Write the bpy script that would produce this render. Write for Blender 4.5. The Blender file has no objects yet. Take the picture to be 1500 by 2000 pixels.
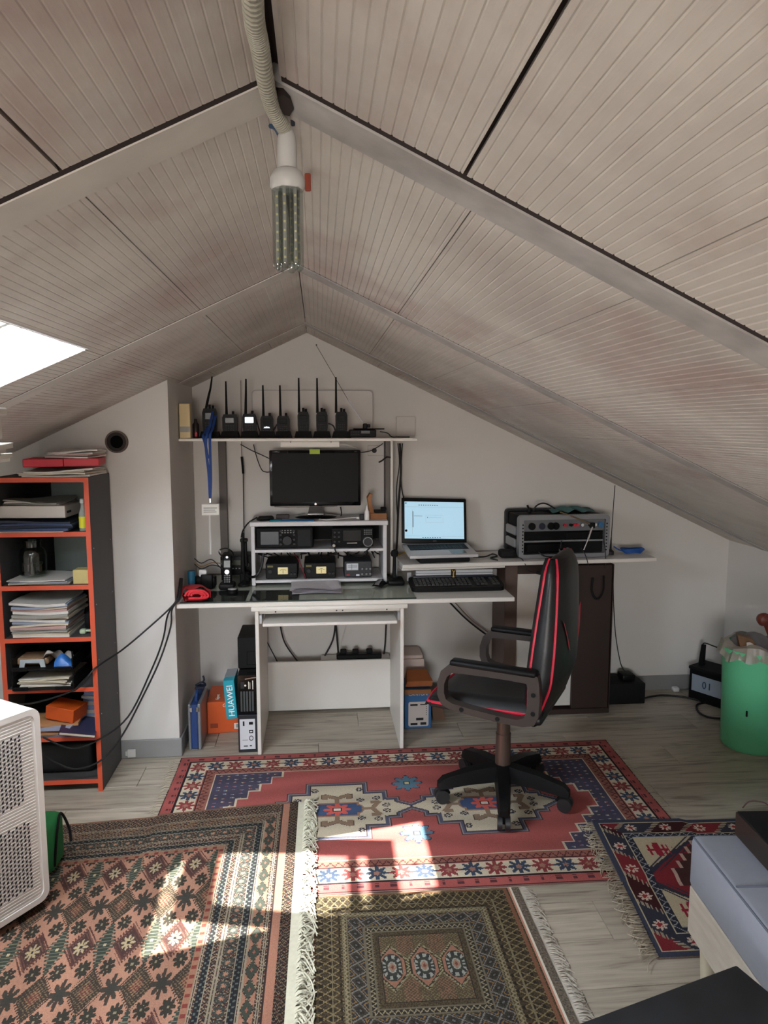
import bpy, bmesh, math, random
import numpy as np
from mathutils import Vector, Matrix

random.seed(7)
rng = np.random.default_rng(7)
S = bpy.context.scene
COL = S.collection

# ---------------------------------------------------------------- camera
F_PX = 1420.0
PITCH = math.atan(168.0 / F_PX)
YAW = math.atan(128.0 / F_PX * math.cos(PITCH))
EYE = 1.63
cam_data = bpy.data.cameras.new('camera')
cam_data.sensor_fit = 'VERTICAL'
cam_data.sensor_height = 36.0
cam_data.lens = 36.0 * F_PX / 2000.0
cam_data.clip_start = 0.02
cam = bpy.data.objects.new('camera', cam_data)
COL.objects.link(cam)
cam.location = (0, 0, EYE)
cam.rotation_euler = (math.pi / 2 - PITCH, 0, -YAW)
S.camera = cam

# ---------------------------------------------------------------- sky, sun, exposure
SUN_DX, SUN_DY = 0.588, 0.296          # how far the sunlight travels sideways per metre it falls
W = bpy.data.worlds.new('sky'); S.world = W
W.use_nodes = True
wn = W.node_tree; bg = wn.nodes['Background']
# hazy daylight: warm ground below the horizon, pale horizon, blue higher up
_tc = wn.nodes.new('ShaderNodeTexCoord'); _sx = wn.nodes.new('ShaderNodeSeparateXYZ'); _mr = wn.nodes.new('ShaderNodeMapRange'); _cr = wn.nodes.new('ShaderNodeValToRGB')
_mr.inputs[1].default_value = -1; _mr.inputs[2].default_value = 1
wn.links.new(_tc.outputs['Generated'], _sx.inputs[0]); wn.links.new(_sx.outputs[2], _mr.inputs[0]); wn.links.new(_mr.outputs[0], _cr.inputs[0])
for i, (p_, c_) in enumerate(((0.0, (.40, .36, .33, 1)), (0.49, (.60, .54, .49, 1)), (0.52, (1.0, .95, .90, 1)), (0.66, (.74, .87, 1.0, 1)), (1.0, (.42, .68, 1.0, 1)))):
    e_ = _cr.color_ramp.elements[0] if i == 0 else _cr.color_ramp.elements.new(p_)
    e_.position = p_; e_.color = c_
_cr.color_ramp.elements.remove(_cr.color_ramp.elements[-1])
wn.links.new(_cr.outputs[0], bg.inputs[0])
bg.inputs[1].default_value = 31.0
sun_d = bpy.data.lights.new('sun', 'SUN')
sun_d.energy = 22.0
sun_d.angle = math.radians(0.6)
sun_d.color = (1.0, 0.93, 0.82)
sun = bpy.data.objects.new('sun', sun_d); COL.objects.link(sun)
sun.rotation_euler = Vector((SUN_DX, SUN_DY, -1)).to_track_quat('-Z', 'Y').to_euler()
S.view_settings.view_transform = 'Standard'
S.view_settings.look = 'None'
S.view_settings.gamma = 1.0
S.view_settings.use_curve_mapping = False
S.view_settings.exposure = 0.84

def portal(name, loc, direction, sx, sy):
    d = bpy.data.lights.new(name, 'AREA'); d.shape = 'RECTANGLE'; d.size = sx; d.size_y = sy
    d.cycles.is_portal = True
    o = bpy.data.objects.new(name, d); COL.objects.link(o); o.location = loc
    o.rotation_euler = Vector(direction).to_track_quat('-Z', 'Y').to_euler()

# ---------------------------------------------------------------- helpers
R_ = Vector((math.cos(YAW), -math.sin(YAW), 0))
Fw = Vector((math.sin(YAW) * math.cos(PITCH), math.cos(YAW) * math.cos(PITCH), -math.sin(PITCH)))
U_ = R_.cross(Fw)
def ray(px, py): return R_ * ((px - 750) / F_PX) + U_ * ((1000 - py) / F_PX) + Fw
def aty(px, py, y):
    d = ray(px, py); t = y / d.y; return Vector((d.x * t, y, EYE + d.z * t))
def atz(px, py, z):
    d = ray(px, py); t = (z - EYE) / d.z; return Vector((d.x * t, d.y * t, z))

def lin(c):
    out = []
    for x in c[:3]:
        x = x / 255.0
        out.append(x / 12.92 if x <= 0.04045 else ((x + 0.055) / 1.055) ** 2.4)
    return out

MATS = {}
def mat(name, rgb, rough=0.6, metal=0.0, noise=0.0, scale=8.0, bump=0.0, spec=0.5, rgb2=None, emit=None, trans=0.0, alpha=1.0, stretch=None, coat=0.0):
    """principled material; an optional procedural noise mixes towards rgb2 (or a darker shade)"""
    if name in MATS: return MATS[name]
    m = bpy.data.materials.new(name); m.use_nodes = True
    nt = m.node_tree; N = nt.nodes; L = nt.links; b = N['Principled BSDF']
    c = lin(rgb)
    b.inputs['Base Color'].default_value = (*c, 1)
    b.inputs['Roughness'].default_value = rough
    b.inputs['Metallic'].default_value = metal
    b.inputs['Specular IOR Level'].default_value = spec
    b.inputs['Coat Weight'].default_value = coat
    if trans: b.inputs['Transmission Weight'].default_value = trans
    if alpha < 1: b.inputs['Alpha'].default_value = alpha
    if emit:
        b.inputs['Emission Color'].default_value = (*lin(emit[0]), 1); b.inputs['Emission Strength'].default_value = emit[1]
    if noise or bump:
        tc = N.new('ShaderNodeTexCoord'); mp = N.new('ShaderNodeMapping'); nz = N.new('ShaderNodeTexNoise')
        if stretch: mp.inputs['Scale'].default_value = stretch
        nz.inputs['Scale'].default_value = scale; nz.inputs['Detail'].default_value = 6
        L.new(tc.outputs['Object'], mp.inputs[0]); L.new(mp.outputs[0], nz.inputs['Vector'])
        if noise:
            mx = N.new('ShaderNodeMix'); mx.data_type = 'RGBA'
            rp = N.new('ShaderNodeMapRange'); rp.inputs[1].default_value = 0.35; rp.inputs[2].default_value = 0.7
            rp.inputs[3].default_value = 0; rp.inputs[4].default_value = noise
            c2 = lin(rgb2) if rgb2 else [x * 0.6 for x in c]
            mx.inputs[6].default_value = (*c, 1); mx.inputs[7].default_value = (*c2, 1)
            L.new(nz.outputs[0], rp.inputs[0]); L.new(rp.outputs[0], mx.inputs[0]); L.new(mx.outputs[2], b.inputs['Base Color'])
        if bump:
            bp = N.new('ShaderNodeBump'); bp.inputs['Strength'].default_value = bump; bp.inputs['Distance'].default_value = 0.004
            L.new(nz.outputs[0], bp.inputs['Height']); L.new(bp.outputs[0], b.inputs['Normal'])
    MATS[name] = m
    return m

def glass_mat(name, tint=(235, 240, 240), refl=0.08, rough=0.02, ior=1.45):
    if name in MATS: return MATS[name]
    m = bpy.data.materials.new(name); m.use_nodes = True
    nt = m.node_tree; N = nt.nodes; L = nt.links
    N.remove(N['Principled BSDF']); out = N['Material Output']
    t = N.new('ShaderNodeBsdfTransparent'); t.inputs[0].default_value = (*lin(tint), 1)
    g = N.new('ShaderNodeBsdfGlossy'); g.inputs['Roughness'].default_value = rough
    fr = N.new('ShaderNodeFresnel'); fr.inputs[0].default_value = ior
    ad = N.new('ShaderNodeMath'); ad.operation = 'ADD'; ad.inputs[1].default_value = refl
    ge = N.new('ShaderNodeNewGeometry'); iv = N.new('ShaderNodeMath'); iv.operation = 'SUBTRACT'; iv.inputs[0].default_value = 1.0
    ml = N.new('ShaderNodeMath'); ml.operation = 'MULTIPLY'
    mx = N.new('ShaderNodeMixShader')
    L.new(ge.outputs['Backfacing'], iv.inputs[1]); L.new(fr.outputs[0], ad.inputs[0])     # no total reflection on the inner face of the thin sheet
    L.new(ad.outputs[0], ml.inputs[0]); L.new(iv.outputs[0], ml.inputs[1]); L.new(ml.outputs[0], mx.inputs[0])
    L.new(t.outputs[0], mx.inputs[1]); L.new(g.outputs[0], mx.inputs[2]); L.new(mx.outputs[0], out.inputs[0])
    MATS[name] = m
    return m

def smooth_path(pts, sub=6):
    P = [Vector(p) for p in pts]
    if len(P) < 3: return P
    out = []
    for i in range(len(P) - 1):
        p0 = P[max(i - 1, 0)]; p1 = P[i]; p2 = P[i + 1]; p3 = P[min(i + 2, len(P) - 1)]
        for k in range(sub):
            t = k / sub
            out.append(0.5 * ((2 * p1) + (p2 - p0) * t + (2 * p0 - 5 * p1 + 4 * p2 - p3) * t * t + (3 * p1 - p0 - 3 * p2 + p3) * t ** 3))
    out.append(P[-1])
    return out

class MB:
    """collects shapes; build() links them as ONE mesh object"""
    def __init__(s): s.v = []; s.f = []
    def add(s, vs, fs, M=None):
        o = len(s.v)
        s.v += [tuple(M @ Vector(p)) if M is not None else tuple(p) for p in vs]
        s.f += [tuple(i + o for i in f) for f in fs]
        return s
    def box(s, x0, x1, y0, y1, z0, z1, M=None):
        vs = [(x, y, z) for x in (x0, x1) for y in (y0, y1) for z in (z0, z1)]
        fs = [(0, 1, 3, 2), (4, 6, 7, 5), (0, 4, 5, 1), (2, 3, 7, 6), (0, 2, 6, 4), (1, 5, 7, 3)]
        return s.add(vs, fs, M)
    def hexa(s, b, t):
        vs = list(b) + list(t)
        return s.add(vs, [(3, 2, 1, 0), (4, 5, 6, 7), (0, 1, 5, 4), (1, 2, 6, 5), (2, 3, 7, 6), (3, 0, 4, 7)])
    def rbox(s, x0, x1, y0, y1, z0, z1, r=0.005, seg=2, M=None):
        r = min(r, (x1 - x0) * .49, (y1 - y0) * .49, (z1 - z0) * .49)
        bm = bmesh.new(); bmesh.ops.create_cube(bm, size=1)
        for v in bm.verts:
            v.co = Vector(((x0 + x1) / 2 + v.co.x * (x1 - x0), (y0 + y1) / 2 + v.co.y * (y1 - y0), (z0 + z1) / 2 + v.co.z * (z1 - z0)))
        bmesh.ops.bevel(bm, geom=list(bm.edges), offset=r, segments=seg, affect='EDGES', profile=0.5)
        bm.verts.index_update()
        s.add([v.co.copy() for v in bm.verts], [[v.index for v in f.verts] for f in bm.faces], M); bm.free()
        return s
    def cyl(s, p0, p1, r0, r1=None, n=14, cap=True):
        if r1 is None: r1 = r0
        p0 = Vector(p0); p1 = Vector(p1); d = (p1 - p0).normalized()
        a = d.orthogonal().normalized(); b = d.cross(a)
        vs = []
        for p, r in ((p0, r0), (p1, r1)):
            for k in range(n):
                t = 2 * math.pi * k / n; vs.append(p + a * (math.cos(t) * r) + b * (math.sin(t) * r))
        fs = [(k, (k + 1) % n, n + (k + 1) % n, n + k) for k in range(n)]
        if cap: fs += [tuple(range(n))[::-1], tuple(range(n, 2 * n))]
        return s.add(vs, fs)
    def tube(s, pts, r, n=7, sub=6, closed=False):
        P = smooth_path(pts, sub) if sub else [Vector(p) for p in pts]
        rr = r if isinstance(r, (list, tuple)) else None
        vs = []; prev = None
        for i, p in enumerate(P):
            d = (P[min(i + 1, len(P) - 1)] - P[max(i - 1, 0)])
            d = d.normalized() if d.length > 1e-9 else Vector((0, 0, 1))
            if prev is None: a = d.orthogonal().normalized()
            else:
                a = prev - d * prev.dot(d)
                a = a.normalized() if a.length > 1e-6 else d.orthogonal().normalized()
            prev = a; b = d.cross(a)
            q = rr[0] + (rr[1] - rr[0]) * i / (len(P) - 1) if rr else r
            for k in range(n):
                t = 2 * math.pi * k / n; vs.append(p + a * (math.cos(t) * q) + b * (math.sin(t) * q))
        m = len(P)
        fs = [(i * n + k, i * n + (k + 1) % n, (i + 1) * n + (k + 1) % n, (i + 1) * n + k) for i in range(m - 1) for k in range(n)]
        fs += [tuple(range(n))[::-1], tuple(range((m - 1) * n, m * n))]
        return s.add(vs, fs)
    def prism(s, poly, a0, a1, axis='y', M=None):
        """poly: 2-D outline; axis y: (x,z), axis z: (x,y), axis x: (y,z)"""
        def P(u, w, a):
            return {'y': (u, a, w), 'z': (u, w, a), 'x': (a, u, w)}[axis]
        n = len(poly)
        vs = [P(u, w, a0) for u, w in poly] + [P(u, w, a1) for u, w in poly]
        fs = [(i, (i + 1) % n, n + (i + 1) % n, n + i) for i in range(n)] + [tuple(range(n))[::-1], tuple(range(n, 2 * n))]
        return s.add(vs, fs, M)
    def ring(s, outer, inner, a0, a1, axis='y', M=None):
        def P(u, w, a):
            return {'y': (u, a, w), 'z': (u, w, a), 'x': (a, u, w)}[axis]
        n = len(outer); vs = []
        for a in (a0, a1):
            vs += [P(u, w, a) for u, w in outer] + [P(u, w, a) for u, w in inner]
        fs = []
        for i in range(n):
            j = (i + 1) % n
            fs += [(i, j, n + j, n + i), (2 * n + i, 3 * n + i, 3 * n + j, 2 * n + j), (i, 2 * n + i, 2 * n + j, j), (n + i, n + j, 3 * n + j, 3 * n + i)]
        return s.add(vs, fs, M)
    def lathe(s, prof, c=(0, 0, 0), n=20, M=None, cap=True):
        vs = []
        for r, z in prof:
            for k in range(n):
                t = 2 * math.pi * k / n; vs.append((c[0] + r * math.cos(t), c[1] + r * math.sin(t), c[2] + z))
        m = len(prof)
        fs = [(i * n + k, i * n + (k + 1) % n, (i + 1) * n + (k + 1) % n, (i + 1) * n + k) for i in range(m - 1) for k in range(n)]
        if cap: fs += [tuple(range(n))[::-1], tuple(range((m - 1) * n, m * n))]
        return s.add(vs, fs, M)
    def grid(s, fn, nu, nv):
        vs = [fn(i / nu, j / nv) for i in range(nu + 1) for j in range(nv + 1)]
        fs = [(i * (nv + 1) + j, (i + 1) * (nv + 1) + j, (i + 1) * (nv + 1) + j + 1, i * (nv + 1) + j + 1) for i in range(nu) for j in range(nv)]
        return s.add(vs, fs)
    def mesh(s, name, m, angle=35):
        me = bpy.data.meshes.new(name); me.from_pydata(s.v, [], s.f)
        bm = bmesh.new(); bm.from_mesh(me); bmesh.ops.recalc_face_normals(bm, faces=bm.faces); bm.to_mesh(me); bm.free()
        me.polygons.foreach_set('use_smooth', [True] * len(me.polygons)); me.set_sharp_from_angle(angle=math.radians(angle))
        if m: me.materials.append(m)
        return me
    def build(s, name, m, parent=None, loc=None, rotz=0, **props):
        o = bpy.data.objects.new(name, s.mesh(name, m)); COL.objects.link(o)
        if parent is not None: o.parent = parent
        if loc is not None: o.location = loc
        if rotz: o.rotation_euler.z = rotz
        for k, v in props.items(): o[k] = v
        return o

def thing(name, label, cat, loc=(0, 0, 0), rotz=0, group=None):
    o = bpy.data.objects.new(name, None); COL.objects.link(o); o.empty_display_size = 0.05
    o.location = loc; o.rotation_euler = (0, 0, rotz); o['label'] = label; o['category'] = cat
    if group: o['group'] = group
    return o
def solo(name, mb, m, label, cat, loc=(0, 0, 0), rotz=0, group=None):
    o = mb.build(name, m, None, loc, rotz); o['label'] = label; o['category'] = cat
    if group: o['group'] = group
    return o
def copy_tree(o, parent=None):
    c = o.copy(); COL.objects.link(c); c.parent = parent
    for ch in [x for x in bpy.data.objects if x.parent == o]: copy_tree(ch, c)
    return c
def text_part(name, body, size, m, parent, loc, rot, depth=0.0006, align='CENTER', **props):
    cu = bpy.data.curves.new(name, 'FONT'); cu.body = body; cu.size = size; cu.extrude = depth; cu.align_x = align; cu.align_y = 'CENTER'; cu.resolution_u = 3
    t = bpy.data.objects.new(name + '_tmp', cu); COL.objects.link(t)
    dg = bpy.context.evaluated_depsgraph_get()
    me = bpy.data.meshes.new_from_object(t.evaluated_get(dg)); bpy.data.objects.remove(t)
    me.materials.clear(); me.materials.append(m)
    o = bpy.data.objects.new(name, me); COL.objects.link(o); o.parent = parent; o.location = loc; o.rotation_euler = rot
    for k, v in props.items(): o[k] = v
    return o
def rrect(u0, u1, w0, w1, r, n=4):
    out = []
    for cu_, cw, a0 in ((u1 - r, w1 - r, 0), (u0 + r, w1 - r, 90), (u0 + r, w0 + r, 180), (u1 - r, w0 + r, 270)):
        for k in range(n + 1):
            a = math.radians(a0 + 90 * k / n); out.append((cu_ + r * math.cos(a), cw + r * math.sin(a)))
    return out
# ---------------------------------------------------------------- common materials
M_WALL = mat('wall_paint', (212, 208, 203), 0.85, noise=0.25, scale=2.2, rgb2=(196, 192, 188), bump=0.12)
M_WHITE = mat('white_laminate', (218, 213, 206), 0.45, noise=0.2, scale=5, rgb2=(200, 194, 186))
M_BASE = mat('baseboard_grey', (140, 139, 138), 0.6, noise=0.2, scale=6)
M_BLK = mat('black_plastic', (14, 14, 15), 0.5, spec=0.18)
M_BLKM = mat('black_matte', (14, 14, 15), 0.75, spec=0.25)
M_BLKG = mat('black_gloss', (10, 10, 11), 0.12)
M_DGREY = mat('dark_grey_plastic', (42, 42, 44), 0.5, spec=0.25)
M_GREY = mat('grey_plastic', (120, 120, 120), 0.5)
M_SILV = mat('brushed_aluminium', (176, 178, 182), 0.32, metal=0.9)
M_CHROME = mat('chrome', (215, 215, 218), 0.12, metal=1.0)
M_PAPER = mat('paper', (214, 208, 200), 0.8, noise=0.3, scale=25, rgb2=(196, 188, 180))
M_PAPERB = mat('paper_cool', (190, 188, 196), 0.8, noise=0.3, scale=25)
M_CARD = mat('cardboard', (150, 102, 66), 0.85, noise=0.4, scale=14)
M_RED = mat('red_plastic', (196, 24, 44), 0.5)
M_WIRE = mat('black_cable', (16, 16, 17), 0.55)

# ---------------------------------------------------------------- floor of planks
def floor_material():
    m = bpy.data.materials.new('oak_laminate'); m.use_nodes = True
    nt = m.node_tree; N = nt.nodes; L = nt.links; b = N['Principled BSDF']
    tc = N.new('ShaderNodeTexCoord'); oi = N.new('ShaderNodeObjectInfo')
    sc = N.new('ShaderNodeVectorMath'); sc.operation = 'SCALE'; sc.inputs[0].default_value = (37.0, 19.0, 5.0)
    L.new(oi.outputs['Random'], sc.inputs['Scale'])
    ad = N.new('ShaderNodeVectorMath'); L.new(tc.outputs['Object'], ad.inputs[0]); L.new(sc.outputs[0], ad.inputs[1])
    mp = N.new('ShaderNodeMapping'); mp.inputs['Scale'].default_value = (1.1, 13.0, 1.0); L.new(ad.outputs[0], mp.inputs[0])
    n1 = N.new('ShaderNodeTexNoise'); n1.inputs['Scale'].default_value = 2.2; n1.inputs['Detail'].default_value = 8; n1.inputs['Distortion'].default_value = 1.4
    L.new(mp.outputs[0], n1.inputs['Vector'])
    mp2 = N.new('ShaderNodeMapping'); mp2.inputs['Scale'].default_value = (3.0, 90.0, 1.0); L.new(ad.outputs[0], mp2.inputs[0])
    n2 = N.new('ShaderNodeTexNoise'); n2.inputs['Scale'].default_value = 2.0; n2.inputs['Detail'].default_value = 4
    L.new(mp2.outputs[0], n2.inputs['Vector'])
    cr = N.new('ShaderNodeValToRGB'); e = cr.color_ramp.elements
    e[0].position = 0.30; e[0].color = (*lin((128, 118, 106)), 1); e[1].position = 0.66; e[1].color = (*lin((181, 171, 156)), 1)
    mid = e.new(0.46); mid.color = (*lin((166, 156, 141)), 1)
    mx0 = N.new('ShaderNodeMath'); mx0.operation = 'MULTIPLY_ADD'; mx0.inputs[1].default_value = 0.35
    L.new(n2.outputs[0], mx0.inputs[0])
    sb = N.new('ShaderNodeMath'); sb.operation = 'SUBTRACT'; sb.inputs[1].default_value = 0.175; L.new(n1.outputs[0], sb.inputs[0]); L.new(sb.outputs[0], mx0.inputs[2])
    L.new(mx0.outputs[0], cr.inputs[0])
    hs = N.new('ShaderNodeHueSaturation'); mr = N.new('ShaderNodeMapRange'); mr.inputs[3].default_value = 0.86; mr.inputs[4].default_value = 1.1
    L.new(oi.outputs['Random'], mr.inputs[0]); L.new(mr.outputs[0], hs.inputs['Value']); L.new(cr.outputs[0], hs.inputs['Color'])
    L.new(hs.outputs[0], b.inputs['Base Color']); b.inputs['Roughness'].default_value = 0.42
    bp = N.new('ShaderNodeBump'); bp.inputs['Strength'].default_value = 0.1; bp.inputs['Distance'].default_value = 0.002
    L.new(n2.outputs[0], bp.inputs['Height']); L.new(bp.outputs[0], b.inputs['Normal'])
    return m
M_FLOOR = floor_material()
X_R, X_L, Y_B, Y_F = 2.5, -2.3, 4.2, -1.6
floor = MB().box(X_L - .1, X_R + .1, Y_F - .1, Y_B + .1, -0.08, -0.012).build('floor', mat('floor_joint', (70, 64, 58), 0.9), kind='structure')
plank_w, plank_l = 0.193, 1.29
pm = MB().rbox(-plank_l / 2 + .0008, plank_l / 2 - .0008, -plank_w / 2 + .0008, plank_w / 2 - .0008, -0.012, 0.0, 0.0012, 1).mesh('plank', M_FLOOR)
row = 0
y = Y_B - plank_w / 2 - 0.005
while y > Y_F:
    off = [0.0, 0.44, 0.86, 0.27, 0.63][row % 5] * plank_l
    x = X_L - plank_l + off
    while x < X_R + plank_l / 2:
        if x + plank_l / 2 > X_L and x - plank_l / 2 < X_R:
            o = bpy.data.objects.new('plank', pm); COL.objects.link(o); o.parent = floor; o.location = (x, y, 0)
            x0 = max(x - plank_l / 2, X_L); x1 = min(x + plank_l / 2, X_R)
            if x1 - x0 < plank_l - 0.001:
                o.scale.x = (x1 - x0) / plank_l; o.location.x = (x0 + x1) / 2
        x += plank_l
    y -= plank_w; row += 1

# ---------------------------------------------------------------- roof: panels between rafters
RX, RZ, SL = -0.06, 2.15, 0.475
NRM = math.sqrt(1 + SL * SL)
def roof_z(x): return RZ - SL * abs(x - RX)
def ceiling_material():
    m = bpy.data.materials.new('painted_panel'); m.use_nodes = True
    nt = m.node_tree; N = nt.nodes; L = nt.links; b = N['Principled BSDF']
    tc = N.new('ShaderNodeNewGeometry')
    def noise(scale, det, stretch, lo, hi):
        mp = N.new('ShaderNodeMapping'); mp.inputs['Scale'].default_value = stretch; L.new(tc.outputs['Position'], mp.inputs[0])
        n = N.new('ShaderNodeTexNoise'); n.inputs['Scale'].default_value = scale; n.inputs['Detail'].default_value = det; n.inputs['Roughness'].default_value = 0.6
        L.new(mp.outputs[0], n.inputs['Vector'])
        r = N.new('ShaderNodeMapRange'); r.inputs[1].default_value = lo; r.inputs[2].default_value = hi; L.new(n.outputs[0], r.inputs[0])
        return r.outputs[0]
    a = noise(2.6, 6, (1, 0.6, 1), 0.52, 0.72)      # worn paint, the reddish panel shows through
    c = noise(1.5, 5, (1, 1, 1), 0.42, 0.68)        # greyer, dirtier patches
    d = noise(26, 5, (1.6, 0.25, 1), 0.4, 0.7)      # brush strokes
    base = lin((208, 202, 194))
    def mix(fac, mul, col, src):
        mm = N.new('ShaderNodeMath'); mm.operation = 'MULTIPLY'; mm.inputs[1].default_value = mul; L.new(fac, mm.inputs[0])
        mx = N.new('ShaderNodeMix'); mx.data_type = 'RGBA'; mx.inputs[7].default_value = (*lin(col), 1)
        if src is None: mx.inputs[6].default_value = (*base, 1)
        else: L.new(src, mx.inputs[6])
        L.new(mm.outputs[0], mx.inputs[0]); return mx.outputs[2]
    k = mix(d, 0.22, (188, 178, 168), None)
    k = mix(c, 0.7, (166, 156, 150), k)
    k = mix(a, 0.62, (160, 128, 122), k)
    L.new(k, b.inputs['Base Color']); b.inputs['Roughness'].default_value = 0.55
    bp = N.new('ShaderNodeBump'); bp.inputs['Strength'].default_value = 0.12; bp.inputs['Distance'].default_value = 0.003; L.new(d, bp.inputs['Height']); L.new(bp.outputs[0], b.inputs['Normal'])
    return m
M_CEIL = ceiling_material()
M_RAFT = mat('painted_rafter', (206, 200, 192), 0.6, noise=0.5, scale=9, rgb2=(178, 172, 168), bump=0.3)
M_RAFTR = mat('grey_rafter', (184, 181, 178), 0.7, noise=0.7, scale=14, rgb2=(146, 142, 140), bump=0.4)
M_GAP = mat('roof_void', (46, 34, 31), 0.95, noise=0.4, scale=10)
# the skylight opening in the left slope
SK_X0, SK_X1 = -0.685, -1.463
def sk_far(x): return 2.262 - 0.147 * (SK_X0 - x)
SK_NEAR = 1.50
ceiling = MB().box(RX - 0.06, RX + 0.06, Y_F, Y_B + .05, RZ + 0.055, RZ + 0.075).build('ceiling', M_GAP, kind='structure')
def deck(x0, x1, y0, y1):
    b = []; t = []
    for (x, y) in ((x0, y0), (x1, y0), (x1, y1), (x0, y1)):
        yy = y(x) if callable(y) else y
        b.append((x, yy, roof_z(x) + 0.042)); t.append((x, yy, roof_z(x) + 0.06))
    MB().hexa(b, t).build('roof_deck', M_GAP, ceiling)
deck(RX - .02, X_R + .1, Y_F - .1, Y_B + .1)
deck(SK_X0, RX + .02, Y_F - .1, Y_B + .1); deck(X_L - .1, SK_X1, Y_F - .1, Y_B + .1)
deck(SK_X1, SK_X0, Y_F - .1, SK_NEAR); deck(SK_X1, SK_X0, sk_far, Y_B + .1)
def panel(x0, x1, y0, y1, pitch=0.0195, depth=0.0018, gw=0.0042):
    """one grooved ceiling panel, x0..x1 across the slope, y0..y1 along it"""
    sgn = 1 if x0 >= RX else -1
    a, b = (x0, x1) if abs(x0 - RX) < abs(x1 - RX) else (x1, x0)
    w = abs(b - a) * NRM
    prof = [(0, 0)]
    s_ = pitch * 0.5
    while s_ < w - gw:
        prof += [(s_ - gw / 2, 0), (s_, depth), (s_ + gw / 2, 0)]; s_ += pitch
    prof.append((w, 0))
    nx, nz = sgn * SL / NRM, 1 / NRM
    def P(sv, h, yf):
        x = a + sgn * sv / NRM; z = roof_z(x)
        yy = yf(x) if callable(yf) else yf
        return (x + nx * h, yy, z + nz * h)
    vs = []; n = len(prof)
    for yf in (y0, y1): vs += [P(sv, h, yf) for sv, h in prof]
    vs += [P(0, .022, y0), P(w, .022, y0), P(0, .022, y1), P(w, .022, y1)]
    fs = [(i, i + 1, n + i + 1, n + i) for i in range(n - 1)]
    A, B, C, D = 2 * n, 2 * n + 1, 2 * n + 2, 2 * n + 3
    fs += [(A, B, D, C), (0, A, C, n), (n - 1, 2 * n - 1, D, B), tuple(range(n)) + (B, A), tuple(range(n, 2 * n)) + (D, C)]
    mb = MB().add(vs, fs)
    me = bpy.data.meshes.new('ceiling_panel'); me.from_pydata(mb.v, [], mb.f); me.materials.append(M_CEIL)
    bm = bmesh.new(); bm.from_mesh(me); bmesh.ops.recalc_face_normals(bm, faces=bm.faces); bm.to_mesh(me); bm.free()
    o = bpy.data.objects.new('ceiling_panel', me); COL.objects.link(o); o.parent = ceiling
RIBS = [(-0.13, -0.03), (1.175, 1.272), (2.45, 2.545), (3.80, 3.885)]
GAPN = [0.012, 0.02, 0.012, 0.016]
bays = []
prev = Y_F
for i, (a, b) in enumerate(RIBS):
    bays.append((prev, a - GAPN[i])); prev = b + 0.001
bays.append((prev, Y_B))
right_cols = [-0.052, 0.265, 0.56, 0.855, 1.15, 1.445, 1.74, 2.035, 2.33, 2.62]
left_cols = [-0.068, -0.375, -0.685, -0.995, -1.305, -1.615, -1.925, -2.235, -2.4]
for bi, (y0, y1) in enumerate(bays):
    shift = {0: -0.03, 1: -0.034, 2: 0.0, 3: 0.0, 4: 0.07}[bi]
    rc0 = -0.052 if bi <= 2 else -0.0585
    for j in range(len(right_cols) - 1):
        x0 = right_cols[j] + shift if j else rc0; x1 = right_cols[j + 1] + shift
        g = 0.006 if (bi <= 1 and j == 0) else 0.002
        panel(x0 + (0.0 if j else 0), x1 - g, y0, y1)
    for j in range(len(left_cols) - 1):
        x0, x1 = left_cols[j], left_cols[j + 1]
        if j == 0 and bi > 2: x0 = -0.0615
        if bi == 4 and j: x0 += .12
        if bi == 4: x1 += .12
        g = 0.005 if (bi <= 1 and j == 0) else 0.002
        dp = 0.0008 if bi <= 1 else 0.0011
        if bi == 2 and x0 <= SK_X0 + .001 and x1 > SK_X1 - 0.2:
            xe = max(x1, SK_X1)
            panel(x0, xe, y0, SK_NEAR, depth=dp); panel(x0, xe, sk_far, y1, depth=dp)
            if x1 < SK_X1: panel(SK_X1, x1 + g, y0, y1)
        else:
            panel(x0, x1 + g, y0, y1, depth=dp)
for i, (a, b) in enumerate(RIBS):
    for sgn, xe in ((1, X_R + .02), (-1, X_L - .02)):
        lo = 0.003 if sgn > 0 else 0.0015
        B_ = []; T_ = []
        for (x, yy) in ((RX, a), (xe, a), (xe, b), (RX, b)):
            B_.append((x, yy, roof_z(x) - lo)); T_.append((x, yy, roof_z(x) + 0.04))
        MB().hexa(B_, T_).build('rafter', M_RAFTR if sgn > 0 else M_RAFT, ceiling)
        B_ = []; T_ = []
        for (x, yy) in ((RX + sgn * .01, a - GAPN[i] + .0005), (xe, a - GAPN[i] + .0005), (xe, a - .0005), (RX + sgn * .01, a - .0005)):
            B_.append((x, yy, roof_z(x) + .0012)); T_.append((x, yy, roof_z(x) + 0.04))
        MB().hexa(B_, T_).build('rafter_gap_dark', M_GAP, ceiling)  # dark strip in the gap: unpainted edge, with gap shade in its colour

# torn ridge board at the lamp cable: dark block coloured as the shaded hole
MB().prism([(RX - .004, 1.20), (RX + .012, 1.185), (RX + .022, 1.20), (RX + .026, 1.235), (RX + .018, 1.262), (RX + .004, 1.255), (RX - .002, 1.23)], RZ - .0185, RZ + .02, 'z').build('torn_hole_shade', M_GAP, ceiling)
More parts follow.
